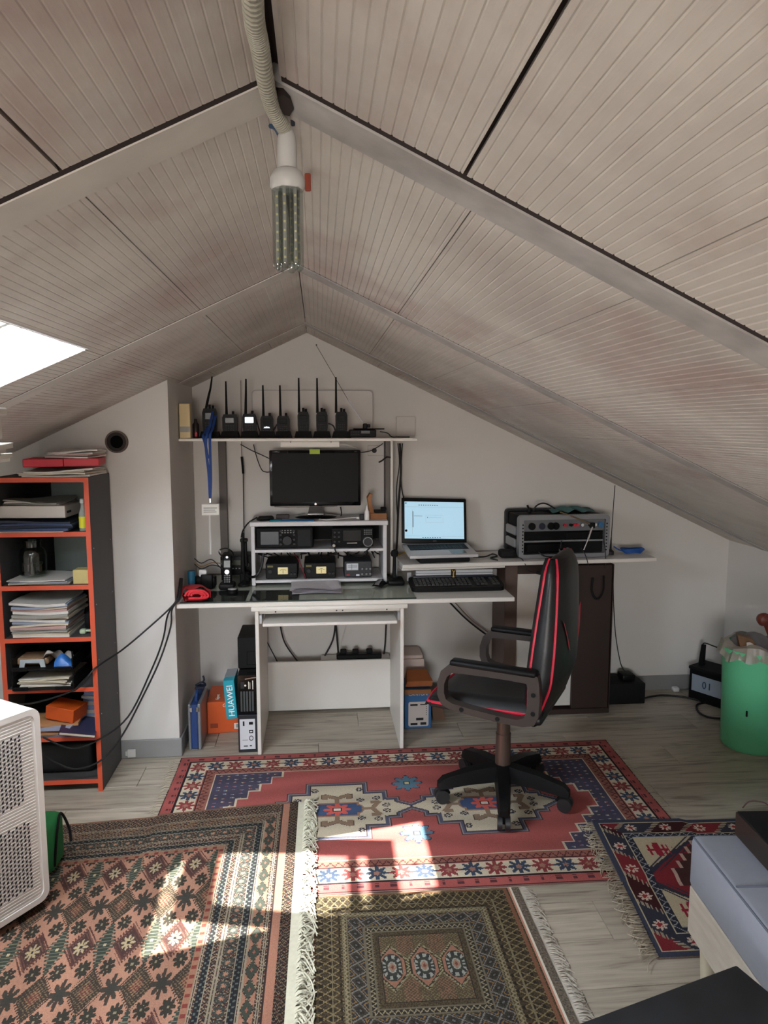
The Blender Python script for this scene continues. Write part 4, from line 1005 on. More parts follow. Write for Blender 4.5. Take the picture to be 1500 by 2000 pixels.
cable('black belt cord looping beside the second slim radio from the right', [sp(641, 827, 3.935), sp(651, 832, 3.935), sp(655, 845, 3.935), sp(650, 855, 3.935)], .004)
cable('black strap hanging right of the glowing radio', [sp(500, 818), sp(505, 835), sp(510, 848), sp(511, 854)], .004)
cable('black strap hanging left of the middle small radio', [sp(543, 826, 3.905), sp(538, 834, 3.905), sp(534, 841, 3.905)], .004)
mr_ = thing('mobile_radio', 'small black mobile radio lying at the right end of the wall shelf', 'radio', (.235, 3.92, SZ))
MB().rbox(-.072, .07, -.05, .07, .004, .044, .004, 1).build('case', M_BLK, mr_)
MB().rbox(-.012, .038, -.053, -.049, .022, .04, .002, 1).build('display', mat('rad_lcd', (58, 62, 64), .25), mr_)
dots(MB(), -.066, -.018, .012, .038, 4, 2, -.05, .008, .006).build('buttons', M_DGREY, mr_)
MB().rbox(-.05, .12, -.0, .03, .044, .05, .004, 1).build('handle_strip', M_BLKM, mr_)
whip = thing('whip_antenna', 'long thin telescopic whip antenna slanting up from the mobile radio', 'antenna', sp(713, 838, 3.93))
w0 = Vector(sp(713, 838, 3.93)); w1 = Vector(sp(618, 675, 3.97))
MB().rbox(-.012, .012, -.012, .012, 0, .03, .004, 1).rbox(.01, .028, -.008, .008, .008, .026, .003, 1).build('clamp', M_BLK, whip)
MB().tube([(0, 0, .02), tuple((w1 - w0) * .35)], .0022, 6, 0).build('lower_section', M_SILV, whip)
MB().tube([tuple((w1 - w0) * .35), tuple((w1 - w0) * 1.0)], .0013, 6, 0).lathe([(.001, 0), (.004, .002), (.004, .005), (.001, .007)], tuple(w1 - w0), 8).build('upper_section', M_DGREY, whip)
cable('black cord curling right of the mobile radio on the wall shelf', [sp(742, 843, 3.94), sp(757, 846, 3.94), sp(765, 853, 3.94), sp(780, 854, 3.98), sp(800, 853.5, 3.98)], .003)
ta = thing('base_antenna', 'tall thin rod antenna rising behind the radios through the shelf', 'antenna', tuple(aty(478, 1135, 4.15)))
t0 = aty(478, 1135, 4.15); t1 = aty(475, 925, 4.15); t2 = aty(472, 892, 4.15); t3 = aty(470, 743, 4.15)
MB().tube([(0, 0, 0), tuple(t1 - t0)], .003, 6, 0).build('mast', M_DGREY, ta)
MB().tube([tuple(t1 - t0), tuple(aty(474, 912, 4.15) - t0), tuple(t2 - t0)], .0065, 8, 3).build('loading_coil', M_BLK, ta)
MB().tube([tuple(t2 - t0), tuple(t3 - t0)], .0018, 6, 0).build('whip', mat('copper_rod', (104, 84, 72), .5), ta)
cbx = thing('battery_box', 'cream coloured cardboard carton at the left end of the wall shelf', 'box', (-.671, 3.785, SZ))
MB().rbox(-.027, .027, -.02, .02, 0, .175, .003, 1).build('carton', mat('cream_card', (212, 190, 142), .5), cbx)
MB().box(-.0272, .0272, -.0206, -.02, .032, .06).build('label_band', mat('grey_print', (150, 148, 140), .5), cbx)
rb = thing('small_bottle', 'small dark bottle with red mark beside the cream carton', 'bottle', tuple(aty(383, 857, 3.88))[:2] + (SZ,))
MB().lathe([(.016, 0), (.017, .004), (.017, .07), (.009, .082), (.007, .1)], n=16).build('bottle_body', mat('dark_bottle', (34, 24, 26), .35), rb)
MB().rbox(-.004, .010, -.0185, -.014, .008, .03, .002, 1).build('red_mark', M_RED, rb)
# lanyard
M_LAN = mat('lanyard_blue', (26, 62, 130), .7)
ly = thing('lanyard', 'blue lanyard with white badge hanging over the shelf edge', 'lanyard', (aty(405, 857, 3.735).x, 3.735, SZ))
def ribbon(pts, w):
    P = smooth_path(pts, 6); mb = MB()
    vs = []
    for p in P: vs += [(p.x - w / 2, p.y, p.z), (p.x + w / 2, p.y + .002, p.z), (p.x + w / 2, p.y + .0035, p.z), (p.x - w / 2, p.y + .0015, p.z)]
    fs = []
    for i in range(len(P) - 1):
        for k in range(4): fs.append((i * 4 + k, i * 4 + (k + 1) % 4, i * 4 + 4 + (k + 1) % 4, i * 4 + 4 + k))
    return mb.add(vs, fs)
ribbon([(.008, .16, .14), (.004, .06, .06), (-.004, .004, .014), (-.008, -.002, -.05), (.002, -.002, -.18), (.005, -.002, -.3)], .013).build('strap', M_LAN, ly)
ribbon([(.022, .16, .12), (.018, .06, .05), (.012, .008, .016), (.012, -.003, -.06), (.012, -.003, -.2), (.006, -.003, -.3)], .013).build('strap', M_LAN, ly)
ribbon([(-.01, .10, .06), (-.018, .05, .03), (-.022, .01, .012), (-.01, -.004, -.03), (.0, -.004, -.1)], .014).build('strap', M_LAN, ly)
MB().rbox(0, .012, -.006, .002, -.325, -.3, .002, 1).build('clip', M_CHROME, ly)
bd = MB().rbox(-.038, .05, -.008, -.005, -.388, -.33, .002, 1).build('badge', mat('badge_white', (206, 204, 198), .35), ly)
MB().box(-.028, .04, -.0088, -.008, -.352, -.348).box(-.028, .03, -.0088, -.008, -.362, -.359).box(-.028, .036, -.0088, -.008, -.372, -.369).build('print_lines', M_GREY, bd)
solo('white_rod', MB().cyl(tuple(aty(409, 1003, 3.9)), tuple(aty(411.5, 1083, 3.86)), .006, .006, 8), mat('white_plastic', (224, 222, 220), .4), 'thin white rod standing behind the badge and telephone', 'rod')
# light fixture and cables under the shelf
lf = thing('strip_light', 'white strip light fixed under the wall shelf above the monitor', 'light', (-.045, 3.86, SZ - .014))
MB().rbox(-.155, .155, -.02, .02, -.034, 0, .004, 1).build('housing', M_WHITE, lf)
MB().rbox(-.17, .15, -.023, .0, -.008, -.002, .002, 1).build('mounting_lip', M_WHITE, lf)
for x in (-.1, .11): MB().cyl((x, -.0215, -.006), (x, -.0245, -.006), .003, n=8).build('screw', M_DGREY, lf)
cable('white flex from the strip light along the shelf underside', [sp(651, 868, 3.87), sp(675, 868, 3.9), sp(690, 872, 3.95), sp(700, 876, 4.05)], .004, mat('white_cord', (205, 203, 198), .6))
cable('black cord from the shelf down to the upper left of the monitor', [sp(470, 868, 4.1), sp(492, 880, 4.08), sp(510, 888, 4.06), sp(527, 896, 4.05)], .0028)
cable('black cord drooping behind the left side of the monitor', [sp(495, 868, 4.12), sp(502, 895, 4.12), sp(511, 917, 4.1), sp(520, 922, 4.08), sp(530, 921, 4.06)], .0028)
cable('black cord from the upper right of the monitor to the shelf', [sp(704, 884, 4.06), sp(722, 881, 4.1), sp(738, 873, 4.12), sp(748, 866, 4.12)], .0025)
cable('black cable hanging behind the monitor on its right', [sp(665, 990, 4.07), sp(667, 1003, 4.07), sp(664, 1012, 4.06)], .0035)
cable('short grey coaxial pigtail with black tip by the side support', [sp(763, 894, 4.06), sp(760, 893, 4.02), sp(755, 893, 4.0), sp(747, 899, 3.98), sp(740, 903, 3.97)], .0045, M_DGREY)
cable('long black cable running down right of the shelf batten', [sp(781, 866, 4.14), sp(783, 920, 4.15), sp(778, 990, 4.16), sp(776, 1045, 4.17), sp(774, 1080, 4.17)], .006)
cable('thin black cable running from the shelf to the laptop', [sp(786, 866, 4.15), sp(783, 915, 4.16), sp(784, 950, 4.15), sp(790, 980, 4.14), sp(796, 1000, 4.12)], .0035)
cable('second thin cable beside the shelf batten', [sp(777, 866, 4.12), sp(780, 905, 4.14), sp(774, 960, 4.15), sp(777, 1020, 4.16)], .003, M_DGREY)
ou = thing('wall_socket', 'small white socket box on the back wall right of the monitor', 'socket', (aty(735, 876, 4.19).x, 4.193, aty(735, 880, 4.19).z))
MB().rbox(-.05, .05, -.006, .006, -.03, .03, .003, 1).build('plate', M_WALL, ou)
MB().cyl((-.012, -.006, 0), (-.012, -.008, 0), .014, n=16).build('outlet', M_DGREY, ou)
# ---------------------------------------------------------------- under the desk
bc = thing('tool_case', 'slim blue aluminium-edged case standing under the desk beside the column', 'case', (-.637, 3.70, 0))
MB().rbox(-.020, .014, -.11, .13, .004, .235, .004, 1).build('shell', mat('case_blue', (30, 58, 112), .5), bc)
for x0, x1 in ((-.033, -.02), (.014, .03)): MB().rbox(x0, x1, -.112, .132, 0, .24, .004, 1).build('aluminium_edge', mat('case_edge', (150, 152, 156), .4, metal=.6), bc)
MB().tube([(0, -.05, .235), (.002, -.045, .275), (.002, .045, .275), (0, .05, .235)], .008, 8).build('handle', mat('case_blue', (30, 58, 112), .5), bc)
for x in (-.018, .016): MB().rbox(x - .008, x + .008, -.117, -.11, .2, .225, .002, 1).build('latch', M_CHROME, bc)
solo('cord_bundle', MB().tube([(-.65, 3.72, .292), (-.62, 3.74, .3), (-.6, 3.72, .292), (-.62, 3.69, .288), (-.645, 3.71, .295), (-.61, 3.73, .31), (-.615, 3.75, .33)], .005, 7).rbox(-.65, -.6, 3.68, 3.74, .283, .292, .004, 1), mat('navy_cord', (22, 26, 48), .6), 'dark blue cord bundled on top of the slim blue case', 'cord')
ob = thing('phone_box', 'orange cardboard product box behind the teal box under the desk', 'box', (-.505, 3.88, 0), .05)
M_OR = mat('orange_card', (206, 84, 24), .5, noise=.2, scale=6)
MB().rbox(-.105, .1, -.095, .16, 0, .172, .003, 1).build('carton', M_OR, ob)
text_part('box_lettering', 'Gigaset', .026, mat('white_print', (222, 214, 204), .6), ob, (.015, -.0958, .152), (math.pi / 2, 0, 0))
text_part('box_lettering', 'Gigaset', .026, mat('white_print', (222, 214, 204), .6), ob, (-.055, -.02, .1725), (0, 0, math.pi / 2))
MB().box(.034, .084, -.0965, -.095, .02, .052).build('barcode_label', mat('white_print', (222, 214, 204), .6), ob)
MB().box(.044, .058, -.097, -.096, .026, .046).box(.062, .076, -.097, -.096, .026, .046).build('barcode', mat('grey_print', (110, 112, 116), .5), ob)
MB().box(-.09, -.05, -.0962, -.095, .03, .055).build('dark_print', mat('dark_orange', (140, 52, 16), .5), ob)
# stacked black boxes by the desk side
wb2 = thing('adapter_box', 'black box with white icon label standing on the floor under the desk', 'box', (-.366, 3.66, 0))
MB().rbox(-.05, .046, -.125, .13, 0, .195, .003, 1).build('carton', mat('navy_black', (24, 26, 34), .5), wb2)
lb = MB().box(-.042, .034, -.1262, -.125, .018, .175).build('label', mat('label_white', (206, 206, 212), .5), wb2)
MB().box(.004, .024, -.127, -.126, .146, .16).box(-.026, -.018, -.127, -.126, .14, .164).ring([(.004, .102), (.024, .102), (.024, .118), (.004, .118)], [(.008, .106), (.02, .106), (.02, .114), (.008, .114)], -.127, -.126).box(-.03, -.002, -.127, -.126, .066, .067).box(-.024, -.004, -.127, -.126, .032, .037).box(.006, .016, -.127, -.126, .033, .038).ring([(.014 + .011 * math.cos(a * .524), .075 + .013 * math.sin(a * .524)) for a in range(12)], [(.014 + .008 * math.cos(a * .524), .075 + .010 * math.sin(a * .524)) for a in range(12)], -.127, -.126).build('icons', M_BLKM, lb)
bb = thing('amplifier_box', 'glossy black box with striped picture stacked on the icon-label box', 'box', (-.366, 3.67, .195))
MB().rbox(-.05, .046, -.125, .13, 0, .205, .003, 1).build('carton', M_BLKG, bb)
sp_ = MB()
for k in range(5): sp_.box(-.036 + k * .014, -.027 + k * .014, -.1262, -.125, .016, .12)
sp_.build('striped_print', mat('stripe_print', (62, 66, 68), .5), bb)
MB().box(.024, .028, -.1262, -.125, .13, .175).box(.004, .007, -.1262, -.125, .132, .17).box(.011, .0135, -.1262, -.125, .132, .166).build('vertical_text', mat('white_print', (222, 214, 204), .6), bb)
MB().box(-.034, -.016, -.1262, -.125, .135, .168).build('picture', M_DGREY, bb)
MB().cyl((-.011, -.1255, .15), (-.011, -.1265, .15), .005, n=12).build('round_mark', mat('white_print', (222, 214, 204), .6), bb)
MB().hexa([(-.012, -.1258, .180), (.045, -.1258, .188), (.045, -.1258, .194), (-.012, -.1258, .186)], [(-.012, -.125, .180), (.045, -.125, .188), (.045, -.125, .194), (-.012, -.125, .186)]).build('foil_stripe', M_CHROME, bb)
solo('computer_tower', MB().rbox(-.055, .045, -.08, .16, 0, .165, .004, 1).rbox(-.01, .04, -.083, -.079, .02, .09, .003, 1), M_BLK, 'black slim device case standing on the glossy black box', 'device', (-.366, 3.72, .40))
hb = thing('router_box', 'teal product box leaning against the stacked black boxes', 'box', (-.445, 3.61, .172), .0)
Mh = Matrix.Rotation(math.radians(-4), 4, 'Y')
MB().rbox(-.028, .026, -.06, .12, 0.0, .2, .002, 1, Mh).build('carton', mat('teal_card', (24, 150, 168), .45), hb)
MB().box(-.0275, .0255, -.0, .1195, .1995, .2008, Mh).build('grey_top', mat('grey_print2', (150, 152, 156), .5), hb)
text_part('box_lettering', 'HUAWEI', .042, mat('white_bright', (235, 238, 240), .6), hb, Mh @ Vector((.002, -.0608, .095)), (math.pi / 2, -math.pi / 2 + math.radians(-4), 0))
# power strip and cords behind the kneehole
ps = thing('power_strip', 'black power strip with plugs resting behind the desk back panel', 'power strip', (.22, 4.08, .295))
MB().rbox(-.13, .13, -.025, .025, 0, .03, .005, 1).build('strip', M_BLK, ps)
for x in (-.09, -.02, .06): MB().rbox(x - .018, x + .018, -.016, .016, .03, .055, .006, 2).build('plug', M_BLKM, ps)
solo('strip_shelf', MB().rbox(-.2, .2, -.03, .06, 0, .295, .002, 1), M_WHITE, 'low white box behind the desk back panel carrying the power strip', 'box', (.2, 4.095, 0))
def uc(px, py, y=4.14): return tuple(aty(px, py, y))
cable('thin black cord hanging at the left of the kneehole', [uc(505, 1222, 4.19), uc(531, 1272, 4.19), uc(545, 1298, 4.185), uc(556, 1312, 4.18), uc(563, 1324, 4.16), uc(566, 1336, 4.14)], .003)
cable('black cord curving from the tray to the lower left of the kneehole', [uc(547, 1220), uc(556, 1255), uc(580, 1290), uc(607, 1322)], .0042)
cable('thick black cord bending left in the middle of the kneehole', [uc(655, 1220), uc(650, 1250), uc(634, 1282), uc(622, 1305), uc(620, 1323)], .005)
cable('thick straight black cord dropping in the middle of the kneehole', [uc(656, 1220), uc(660, 1265), uc(663, 1300), uc(667, 1322)], .0055)
cable('white cord hanging in the middle of the kneehole', [uc(677, 1220), uc(664, 1262), uc(655, 1295), uc(646, 1322)], .003, mat('white_cord', (205, 203, 198), .6))
cable('black cord curving down at the right of the kneehole', [uc(754, 1220), uc(752, 1260), uc(747, 1290), uc(737, 1308), uc(722, 1316)], .005)
cable('coiled black lead lying on the power strip', [uc(655, 1318), uc(690, 1320, 4.06), uc(700, 1310, 4.06), uc(730, 1308, 4.06), uc(752, 1312, 4.06), uc(745, 1316, 4.06)], .005)
# ---------------------------------------------------------------- laptop board on the brown cabinet
LB = .90
lbd = thing('side_worktop', 'white board carrying the laptop and the equipment rack', 'worktop', (.435, 3.765, LB - .022), math.radians(3.2))
MB().rbox(0, 1.44, 0, .335, 0, .022, .003, 1).build('board', M_WHITE, lbd)
MB().rbox(0, .57, .02, .32, -.014, -.001, .002, 1).build('under_board', M_WHITE, lbd)
M_DBR = mat('dark_walnut', (48, 32, 26), .5, noise=.6, scale=5, rgb2=(34, 22, 18), stretch=(1, 1, .15))
kt = thing('cabinet', 'dark brown cabinet with white front panel under the white board', 'cabinet', (1.315, 4.0, 0))
MB().rbox(.1, .315, -.13, .16, .03, .862, .003, 1).build('door', M_DBR, kt)
MB().rbox(-.225, .1, -.115, .15, .045, .815, .002, 1).build('front_panel', mat('white_door', (205, 200, 192), .5, noise=.2, scale=4), kt)
MB().rbox(-.295, -.225, -.125, .16, 0, .862, .002, 1).build('upright', mat('walnut_upright', (84, 66, 58), .5, noise=.4, scale=5, stretch=(1, 1, .2)), kt)
MB().rbox(-.225, .1, -.125, .16, .815, .862, .002, 1).build('top_rail', M_DBR, kt)
MB().rbox(-.225, .32, -.135, .16, 0, .03, .002, 1).rbox(.32, .325, -.13, .16, 0, .862, .001, 1).build('plinth', M_DBR, kt)
MB().tube([(.20, -.137, .79), (.195, -.138, .72), (.215, -.14, .675), (.24, -.14, .675), (.262, -.138, .72), (.262, -.137, .80)], .006, 6).build('hanging_strap', M_BLKM, kt)
# laptop on its cooling pad
lp = thing('laptop', 'open silver laptop with lit screen on the white board', 'laptop', (.655, 3.9, LB + .041), math.radians(4))
SILP = mat('laptop_silver', (188, 186, 186), .45)
Ml = Matrix.Rotation(math.radians(6), 4, 'X')
bs = MB().rbox(-.188, .188, -.12, .125, 0, .018, .005, 2, Ml).build('base', SILP, lp)
MB().box(-.165, .165, -.012, .1, .0181, .0186, Ml).build('key_well', M_DGREY, bs)
kb = MB()
for i in range(15):
    for j in range(5): kb.box(-.162 + i * .0217, -.144 + i * .0217, -.008 + j * .0213, .010 + j * .0213, .0187, .0205, Ml)
kb.build('keys', M_BLK, bs)
MB().box(.045, .13, -.095, -.035, .0182, .019, Ml).build('touchpad', mat('touchpad_green', (92, 102, 98), .3), bs)
Ms = Matrix.Translation((0, .12, .03)) @ Matrix.Rotation(math.radians(-14), 4, 'X') @ Matrix.Rotation(math.radians(2), 4, 'Y')
sc_ = MB().rbox(-.188, .188, -.004, .008, 0, .258, .006, 2, Ms).build('screen_lid', M_BLK, lp)
MB().box(-.172, .172, -.0055, -.0042, .026, .236, Ms).build('display', mat('laptop_display', (150, 184, 206), .3, emit=((176, 212, 230), .38)), sc_)
M_UI = mat('display_grey', (150, 168, 180), .4, emit=((150, 176, 192), .25)); M_UID = mat('display_dark', (50, 60, 72), .4, emit=((70, 86, 100), .1))
MB().box(-.17, .17, -.0060, -.0054, .205, .2062, Ms).box(-.128, -.1265, -.006, -.0054, .05, .19, Ms).ring([(-.05, .118), (.05, .118), (.05, .16), (-.05, .16)], [(-.049, .119), (.049, .119), (.049, .159), (-.049, .159)], -.006, -.0054, 'y', Ms).box(-.03, .04, -.006, -.0054, .146, .1475, Ms).box(-.17, .17, -.006, -.0054, .04, .041, Ms).build('window_lines', M_UI, sc_)
MB().box(-.042, -.038, -.0061, -.0055, .144, .149, Ms).box(-.126, -.1225, -.006, -.0054, .09, .18, Ms).box(-.118, -.07, -.006, -.0054, .153, .1545, Ms).box(-.17, -.16, -.006, -.0054, .224, .229, Ms).build('window_text', M_UID, sc_)
ic = MB()
for k in range(9): ic.box(-.09 + k * .013, -.085 + k * .013, -.006, -.0054, .214, .219, Ms)
for k in range(8): ic.box(-.07 + k * .014, -.064 + k * .014, -.006, -.0054, .029, .034, Ms)
ic.build('toolbar_icons', M_UID, sc_, kind='stuff')
text_part('maker_mark', 'ASUS', .009, M_GREY, sc_, Ms @ Vector((0, -.0052, .013)), Ms.to_euler().to_matrix().to_4x4() @ Matrix.Rotation(math.pi / 2, 4, 'X') and (math.pi / 2 - math.radians(14), 0, 0), .0002)
MB().cyl(Ms @ Vector((-.164, -.0055, .07)), Ms @ Vector((-.164, -.008, .07)), .007, n=14).build('round_sticker', M_BLKM, sc_)
solo('cooling_pad', MB().rbox(-.14, .14, -.05, .16, 0, .026, .008, 2), M_BLKM, 'flat black cooling pad under the laptop', 'cooling pad', (.665, 3.85, LB + .001), math.radians(4))
def lw(px, py, z): return tuple(atz(px, py, z))
cable('bundle of black charging leads right of the laptop', [lw(925, 1088, LB + .02), lw(948, 1087, LB + .012), lw(962, 1082, LB + .008), lw(971, 1086, LB + .006), lw(958, 1090, LB + .006), lw(972, 1094, LB + .006)], .004)
cable('yellow network cable behind the left edge of the laptop', [lw(778, 1084, LB + .008), lw(788, 1080, LB + .01), lw(800, 1079, LB + .012)], .004, mat('yellow_wire', (160, 130, 40), .6))
# aluminium bar under the board edge, tied with yellow cord
ab = thing('aluminium_bar', 'silver aluminium bar fixed under the front of the laptop board', 'bar', (.69, 3.80, LB - .066))
MB().rbox(-.18, .24, -.012, .012, 0, .028, .003, 1).build('profile', mat('bar_white', (190, 192, 196), .35, metal=.3), ab)
MB().box(-.18, .24, -.0135, -.012, .0125, .0145).build('profile_groove', M_DGREY, ab)
MB().rbox(.01, .036, -.017, .016, -.004, .031, .004, 1).build('black_band', M_BLKM, ab)
MB().tube([(.016, -.02, .03), (.024, -.021, .012), (.016, -.021, -.02)], .0028, 6, 4).tube([(.03, -.02, .028), (.02, -.022, .008), (.029, -.022, -.02)], .0028, 6, 4).build('yellow_tie', mat('yellow_cord', (176, 142, 62), .8), ab)
for px in (799, 966): solo('hinge_plate', MB().rbox(-.012, .012, -.003, .003, -.024, .024, .001, 1).cyl((0, -.0032, .012), (0, -.005, .012), .004, n=8).cyl((0, -.0032, -.012), (0, -.005, -.012), .004, n=8), M_SILV, 'small metal bracket under the %s end of the laptop board' % ('left' if px < 900 else 'right'), 'bracket', tuple(aty(px, 1126 if px < 900 else 1119, 3.85)))
ky = thing('keyboard', 'black full-size keyboard on the right part of the desk board', 'keyboard', (.715, 3.72, DT + .005), math.radians(.5))
Mk = Matrix.Rotation(math.radians(7), 4, 'X')
MB().prism(rrect(-.245, .245, -.085, .1, .03), 0.0, .022, 'z', Mk).build('housing', M_BLK, ky)
kk = MB()
for j, z in enumerate((.0, .0, .0, .0, .0)):
    for i in range(21):
        if i in (14, 18): continue
        kk.hexa(*[[Mk @ Vector((x, y_, h)) for x, y_ in ((-.225 + i * .0215 + d, -.05 + j * .0225 + d), (-.206 + i * .0215 - d, -.05 + j * .0225 + d), (-.206 + i * .0215 - d, -.031 + j * .0225 - d), (-.225 + i * .0215 + d, -.031 + j * .0225 - d))] for h, d in ((.022, 0), (.029, .002))])
kk.build('keys', mat('key_black', (26, 26, 27), .5), ky, kind='stuff')
MB().rbox(-.22, .22, .075, .098, .02, .032, .006, 2, Mk).build('upper_strip', mat('navy_strip', (30, 34, 46), .4), ky)
cable('two dark cables slanting down under the right end of the long board', [tuple(aty(876, 1174, 3.95)), tuple(aty(905, 1204, 4.1)), tuple(aty(930, 1225, 4.15)), tuple(aty(963, 1249, 4.17))], .005)
cable('thin pale cable slanting down under the right end of the long board', [tuple(aty(886, 1174, 3.95)), tuple(aty(914, 1204, 4.1)), tuple(aty(938, 1224, 4.15)), tuple(aty(970, 1246, 4.17))], .003, mat('taupe_wire', (130, 112, 98), .6))
# ---------------------------------------------------------------- rack case
rk = thing('equipment_rack', 'black flight-case rack with aluminium edges and connector panel', 'equipment rack', (1.345, 4.0, LB + .003), math.radians(3.2))
AL = mat('rack_aluminium', (150, 152, 156), .35, metal=.6)
MB().rbox(-.25, .25, -.08, .16, .01, .235, .01, 2).build('case_body', M_BLKM, rk)
MB().ring(rrect(-.262, .262, 0, .238, .022), rrect(-.238, .238, .022, .214, .008), -.125, -.08, 'y').build('front_frame', AL, rk)
MB().ring(rrect(-.262, .262, .005, .25, .022), rrect(-.25, .25, .016, .238, .015), .12, .15, 'y').build('rear_frame', M_DGREY, rk)
cp = MB().rbox(-.237, .237, -.112, -.106, .148, .216, .002, 1).build('connector_panel', mat('panel_grey', (116, 118, 121), .4, metal=.4), rk)
for x, r, m_ in ((-.188, .02, M_BLK), (-.13, .018, mat('socket_navy', (32, 36, 54), .4)), (-.078, .02, M_BLK), (-.05, .02, M_BLK)): MB().cyl((x, -.112, .178), (x, -.122, .178), r, n=18).build('socket', m_, cp)
for x, m_ in ((.0, M_RED), (.035, M_BLK), (.055, M_RED), (.07, M_RED)): MB().cyl((x, -.112, .182), (x, -.13, .182), .008, n=12).build('binding_post', m_, cp)
for x in (.1, .14, .175): MB().cyl((x, -.112, .182), (x, -.13, .182), .011, .009, n=14).build('coax_connector', M_CHROME, cp)
MB().cyl((.21, -.112, .182), (.21, -.128, .182), .015, n=16).build('socket', mat('socket_blue', (54, 108, 156), .4), cp)
MB().box(-.236, .236, -.09, -.082, .022, .148).build('dark_interior', M_BLKM, rk)
MB().rbox(-.236, .236, -.112, -.1, .088, .098, .001, 1).build('shelf_rail', AL, rk)
MB().rbox(-.215, .0, -.108, -.09, .032, .078, .003, 1).build('inner_unit', M_BLK, rk)
MB().rbox(.02, .215, -.106, -.09, .102, .142, .003, 1).build('inner_unit', M_BLK, rk)
for s_ in (-1, 1):
    MB().box(s_ * .243 - .007, s_ * .243 + .007, -.127, -.1249, .03, .2).build('rack_rail', AL, rk)
    for k in range(9): MB().cyl((s_ * .243, -.127, .04 + k * .0185), (s_ * .243, -.1285, .04 + k * .0185), .0042, n=8).build('rail_hole', M_BLK, rk)
for z0 in (.05, .12): MB().rbox(-.268, -.25, -.06, .1, z0, z0 + .05, .006, 1).build('side_latch', AL, rk)
cl = MB()
def cloth(s, t): return (-.04 + .26 * s, -.03 + .14 * t, .238 + .018 * (math.sin(9 * s + 3 * t) ** 2) * math.sin(math.pi * s) + .014 * math.sin(math.pi * t) + .003)
cl.grid(cloth, 26, 12)
def rkp(x, y, z): return tuple(Matrix.Translation((1.345, 4.0, LB)) @ Matrix.Rotation(math.radians(3.2), 4, 'Z') @ Vector((x, y, z)))
solo('cleaning_cloth', cl, mat('teal_cloth', (70, 108, 106), .9, noise=.3, scale=30), 'crumpled grey-green cloth on top of the equipment rack', 'cloth', (1.345, 4.0, LB + .002), math.radians(3.2))
ha = thing('telescopic_antenna', 'bent brass and chrome telescopic antenna on the rack front', 'antenna', rkp(.14, -.13, .185))
MB().cyl((0, 0, 0), (0, -.03, 0), .009, n=12).rbox(-.012, .016, -.045, -.025, -.012, .016, .003, 1).build('elbow', M_BLK, ha)
MB().tube([(0, -.035, .005), (-.09, -.01, .045), (-.16, .03, .07)], .0045, 7, 0).build('upper_arm', mat('brass', (150, 128, 96), .35, metal=.8), ha)
MB().tube([(0, -.04, -.005), (-.025, -.05, -.07)], .006, 8, 0).tube([(-.025, -.05, -.07), (-.05, -.055, -.13)], .0038, 8, 0).build('lower_arm', M_CHROME, ha)
cable('black plug lead arching over the rack top', [rkp(-.13, .02, .25), rkp(-.12, .02, .275), rkp(-.09, .02, .292), rkp(-.05, .03, .288), rkp(.0, .03, .26)], .0045)
solo('black_plug', MB().rbox(-.01, .01, -.01, .01, 0, .03, .004, 2).cyl((-.008, 0, .03), (-.014, 0, .045), .006, n=8), M_BLK, 'small black plug standing on the rack top', 'plug', rkp(-.155, .02, .2395))
cable('thin black lead inside the lower opening of the rack', [rkp(-.15, -.125, .04), rkp(-.12, -.135, .018), rkp(-.06, -.135, .012), rkp(-.03, -.13, .03), rkp(-.02, -.128, .1)], .0035)
cable('thick black foam-covered cable arching from the rack to below the board', [rkp(-.02, -.14, .06), rkp(-.04, -.17, .03), rkp(-.06, -.2, -.02), rkp(-.09, -.21, -.058), rkp(-.14, -.21, -.066), rkp(-.19, -.21, -.056)], .010, n=9)
cable('thin black lead hanging down the board edge left of the rack', [rkp(-.27, -.1, .012), rkp(-.255, -.155, .008), rkp(-.245, -.19, -.02), rkp(-.235, -.2, -.045), rkp(-.2, -.205, -.058)], .0022)
cable('thin black lead hanging down the right side of the rack front', [rkp(.22, -.13, .12), rkp(.225, -.15, .06), rkp(.222, -.17, -.0), rkp(.22, -.172, -.06)], .0025)
cable('short black lead under the telescopic antenna', [rkp(.09, -.14, .06), rkp(.1, -.17, .03), rkp(.11, -.185, -.01), rkp(.115, -.185, -.03)], .0025)
hm = thing('headset', 'black headset lying left of the equipment rack', 'headset', rkp(-.31, -.06, .003))
MB().rbox(-.045, .045, -.035, .035, 0, .045, .016, 3).build('ear_cushion', M_BLKM, hm)
MB().rbox(.0, .06, -.03, .02, .0, .028, .01, 2).build('ear_cup', M_BLK, hm)
ta2 = thing('whip_antenna', 'thin vertical black whip antenna right of the equipment rack', 'antenna', tuple(lw(1192, 1083, LB))[:2] + (LB,))
a0 = Vector(ta2.location); a1 = aty(1201, 948, a0.y)
MB().lathe([(.02, 0), (.02, .018), (.008, .03)], n=16).build('magnet_base', M_DGREY, ta2)
MB().tube([(0, 0, .02), (.002, 0, .1)], [.007, .003], 8, 0).tube([(.002, 0, .1), tuple(a1 - a0)], .0022, 6, 0).build('rod', M_BLK, ta2)
M_BLC = mat('blue_cable', (30, 84, 160), .5)
mb = MB()
c0 = Vector(lw(1235, 1080, LB))
for k in range(4):
    mb.tube([tuple(c0 + Vector(((.05 + .006 * k) * math.cos(a), (.028 + .004 * k) * math.sin(a), .006 + .006 * k + .003 * math.sin(3 * a)))) for a in [i * .5236 for i in range(13)]], .0038, 6, 3)
mb.tube([tuple(c0 + Vector((-.05, 0, .01))), tuple(c0 + Vector((-.08, .01, .02))), tuple(c0 + Vector((-.1, .03, .035)))], .004, 6)
solo('network_cable', mb, M_BLC, 'coiled blue network cable on the right end of the white board', 'cable')
